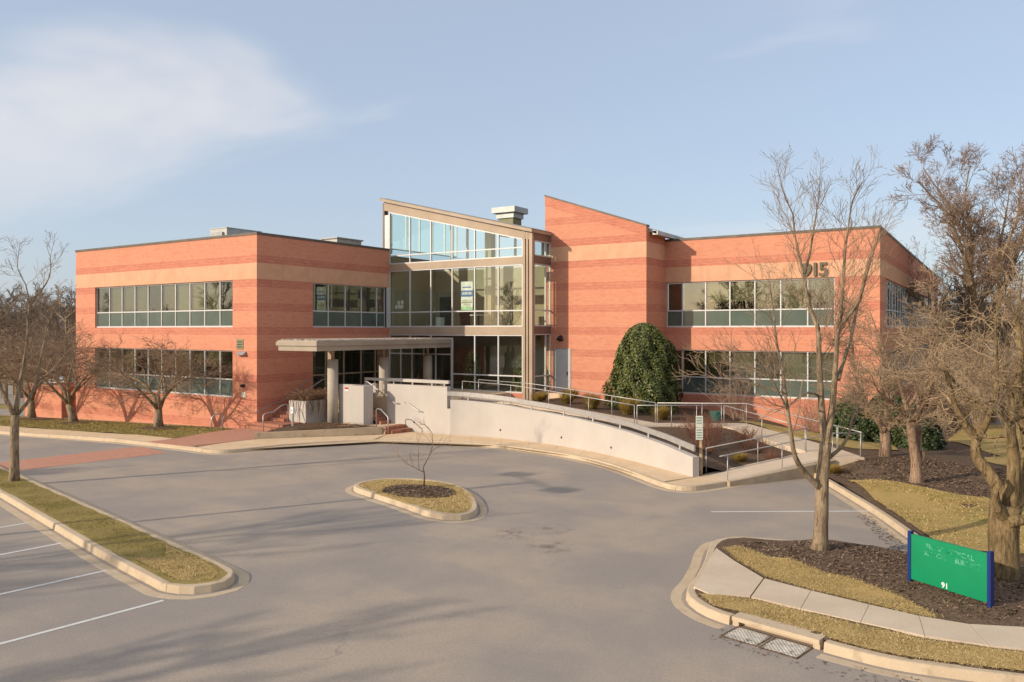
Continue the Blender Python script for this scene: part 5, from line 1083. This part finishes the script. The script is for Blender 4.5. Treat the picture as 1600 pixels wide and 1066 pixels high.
rc=empty('armchair',(9.1,12.2,1.74),'dark red armchair inside the atrium ground floor','armchair'); MB().box(8.8,9.4,11.9,12.5,1.85,2.15).build('seat','redchair',rc); MB().box(8.75,8.9,11.9,12.5,2.15,2.75).build('backrest','redchair',rc); MB().box(8.8,9.4,11.82,11.9,1.8,2.35).box(8.8,9.4,12.5,12.58,1.8,2.35).build('armrest','redchair',rc)
leafmass('leafy potted plant inside the atrium beside the canopy','house_plant',(5.9,11.7,1.75),.55,.5,2.5,1600,.2,'holly',70,rs,.3,'plant')
leafmass('leafy potted plant inside the atrium at its right corner','house_plant',(9.7,11.4,1.75),.45,.4,2.2,900,.26,'holly',71,rs,.2,'plant')

# ------------------------------------------------------------------ brick enclosure left of the building
en=empty('brick_enclosure',(-21,1,-.6),'low brick screen enclosure beyond the left wing','enclosure')
MB().box(-24.6,-20.0,-.1,.2,-1.2,1.55).box(-20.0,-19.7,-.1,3.2,-1.2,1.55).box(-24.6,-24.3,.2,3.2,-1.2,1.55).build('wall','brick_t',en); MB().box(-24.65,-19.65,-.15,.25,1.55,1.65).box(-20.05,-19.65,.25,3.2,1.55,1.65).build('coping','stone',en)

# ------------------------------------------------------------------ distance: houses, woods, off-frame trees and lamp
def house(x,y,z,wd,dp,h,rz,label,name='house'):
    e=empty(name,(x,y,z),label,'house'); c,s=math.cos(rz),math.sin(rz); Fh=lambda u,d,zz:(x+c*u-s*d,y+s*u+c*d,z+zz)
    MB().fbox(Fh,-wd/2,wd/2,-dp/2,dp/2,0,h).build('wall','house',e)
    rfm=MB(); a=[Fh(-wd/2-.4,-dp/2-.4,h),Fh(wd/2+.4,-dp/2-.4,h),Fh(wd/2+.4,dp/2+.4,h),Fh(-wd/2-.4,dp/2+.4,h),Fh(-wd/2-.4,0,h+dp*.32),Fh(wd/2+.4,0,h+dp*.32)]
    rfm.add(a,[(0,1,5,4),(2,3,4,5),(0,4,3),(1,2,5),(3,2,1,0)]); rfm.build('roof','houseroof',e)
    n=max(2,int(wd/3))
    for fl in range(int(h/2.9)):
        for k in range(n):
            u=-wd/2+wd*(k+.5)/n; MB().fbox(Fh,u-.5,u+.5,-dp/2-.03,-dp/2,fl*2.8+1.0,fl*2.8+2.3).build('window','pane_d',e)
def cam_at(px,D,z): 
    p=Vector((CAM.x,CAM.y,0))+CR*((px-800)*D/1240)+CF*D; return (p.x,p.y,z)
for i,(px,D,wd,dp,h,rz,l) in enumerate(((1500,112,9,9,6.2,.5,'pale house glimpsed through branches right of the brick building'),(1600,130,12,9,5.6,.3,'pale house at the far right picture edge'),(28,150,12,10,6.2,.4,'pale house with dark roof behind the left trees'),(78,128,10,8,5.6,.7,'white house glimpsed between branches left of the brick wing'),(100,200,16,10,9,.6,'distant pale house high behind the left woods'))):
    x,y,z=cam_at(px,D,-1.0 if px<800 else -.1); house(x,y,z,wd,dp,h,rz,l)
# parked car beyond the left lawn
car=empty('parked_car',cam_at(90,92,-1.3)); tag(car,'white parked car far away behind the left trees','car')
cx_,cy_,cz_=cam_at(90,92,-1.2); Fc=fr(cx_,cy_,.9,.43)
MB().add([Fc(u,d,cz_+z) for d in (-.85,.85) for u,z in ((-2.1,.35),(2.1,.35),(2.15,.75),(1.2,.9),(.6,1.4),(-1.0,1.45),(-1.9,.95),(-2.15,.85))],[tuple(range(7,-1,-1)),tuple(range(8,16))]+[(i,(i+1)%8,8+(i+1)%8,8+i) for i in range(8)]).build('body','signwhite',car)
MB().add([Fc(u,-.86,cz_+z) for u,z in ((-1.6,.95),(1.0,.95),(.55,1.32),(-1.0,1.36))],[(0,1,2,3)]).build('side_glass','pane_d',car)
for u in (-1.35,1.35):
    for d in (-.86,.7): MB().tube([Fc(u,d,cz_+.33),Fc(u,d+.16,cz_+.33)],.33,14).build('wheel','black',car)
# generic woodland tree meshes, copied
def wood_mesh(seed,h,sp_):
    rnd=random.Random(seed); T=(MB(),MB()); o={**BASE,'kids':[9,8,5],'lev':2,'up':.10,'rmin':.02,'rt':.09,'ang':(25,55),'wob':.16,'lmin':.4,'ratio':.5}
    T[0].tube([(0,0,-.5),(.1,0,h*.18),(0,.15,h*.35),(.1,.1,h*.6),(0,0,h*.92)],[.3,.26,.2,.12,.03],7)
    for k in range(16):
        t=.2+.75*(k+rnd.random())/16; a=rnd.uniform(0,6.28); branch(T,Vector((.05,.05,h*t)),Vector((math.cos(a)*sp_,math.sin(a)*sp_,.9)),h*.42*(1.1-.6*t),.11,0,o,rnd)
    return T
woods=[]
for i,(h,s_) in enumerate(((13,.9),(11,1.2),(15,.8))):
    T=wood_mesh(100+i,h,s_); woods.append((T[0],T[1],i))
protos=[]
def wood_tree(i,x,y,z,sc_,rz,label,group,tm='twigd'):
    if len(protos)<=i or protos[i] is None:
        while len(protos)<=i: protos.append(None)
        V=[]; 
        for k,m in ((0,'bark'),(1,tm)):
            me=bpy.data.meshes.new(('trunk','crown')[k]); me.from_pydata(woods[i][k].v,[],woods[i][k].f); me.materials.append(M[m]); me.update(); V.append(me)
        protos[i]=V
    e=empty('woodland_tree',(x,y,z),label,'tree',group); e.rotation_euler=(0,0,rz); e.scale=(sc_,sc_,sc_)
    for k,nm in ((0,'trunk'),(1,'crown')):
        o=bpy.data.objects.new(nm,protos[i][k]); COL.objects.link(o); o.parent=e
    return e
rt_=random.Random(9)
for k in range(26):
    px=-60+k*7.4+rt_.uniform(-4,4); D=rt_.uniform(70,160); x,y,z=cam_at(px,D,-1.3); wood_tree(k%3,x,y,z,(6.2+.045*D)*rt_.uniform(.75,1.05)/(13,11,15)[k%3],rt_.uniform(0,6.28),'bare grey brown woodland tree behind the left lawn','bare woodland trees behind the left lawn')
for k in range(34):
    px=1455+k*6.2+rt_.uniform(-4,4); D=rt_.uniform(70,150); x,y,z=cam_at(px,D,-.2)
    wood_tree(k%3,x,y,z,rt_.uniform(.5,.8),rt_.uniform(0,6.28),'bare grey brown woodland tree beyond the right lawn','bare woodland trees beyond the right lawn')
# brushy thicket trees just beyond the dark lawn
for k in range(9):
    px=1470+k*20; x,y,z=cam_at(px,42+4*(k%3),.0); shrub(['leftmost of the tall brushy shrubs beyond the shaded lawn','second tall brushy shrub from the left beyond the shaded lawn','third tall brushy shrub from the left beyond the shaded lawn','fourth tall brushy shrub from the left beyond the shaded lawn','fifth tall brushy shrub from the left beyond the shaded lawn','sixth tall brushy shrub from the left beyond the shaded lawn','seventh tall brushy shrub from the left beyond the shaded lawn','eighth tall brushy shrub from the left beyond the shaded lawn','rightmost of the tall brushy shrubs beyond the shaded lawn'][k],x,y,z,4.6,.8,70,'twigb',200+k)
# trees and lamp across the street behind the viewer: their shadows and reflections are in the picture
for k in range(22):
    x=-130+k*9.0+rt_.uniform(-2,2); y=-66-rt_.uniform(0,22); wood_tree(k%3,x,y,0,rt_.uniform(.85,1.15),rt_.uniform(0,6.28),'bare street tree behind the viewer seen mirrored in the windows','street trees behind the viewer')
for k,(x,y,s_) in enumerate(((-9,-36,.75),(12.0,-41,.85),(3.0,-40,.8))): wood_tree(k%3,x,y,0,s_,k*1.3,'bare street tree behind the viewer shading the asphalt','street trees shading the asphalt')
lp=empty('lamp_post',(9.6,-22.6,0),'tall twin headed parking lamp left of the picture edge','lamp post')
MB().cyl(9.6,-22.6,0,8.1,.09,10).build('pole','dark',lp); MB().tube([(8.6,-22.0,8.1),(10.6,-23.2,8.1)],.05,8).build('arm','dark',lp)
for x,y in ((8.2,-21.76),(11.0,-23.44)): MB().box(x-.45,x+.45,y-.3,y+.3,8.05,8.25).build('lamp_head','dark',lp)
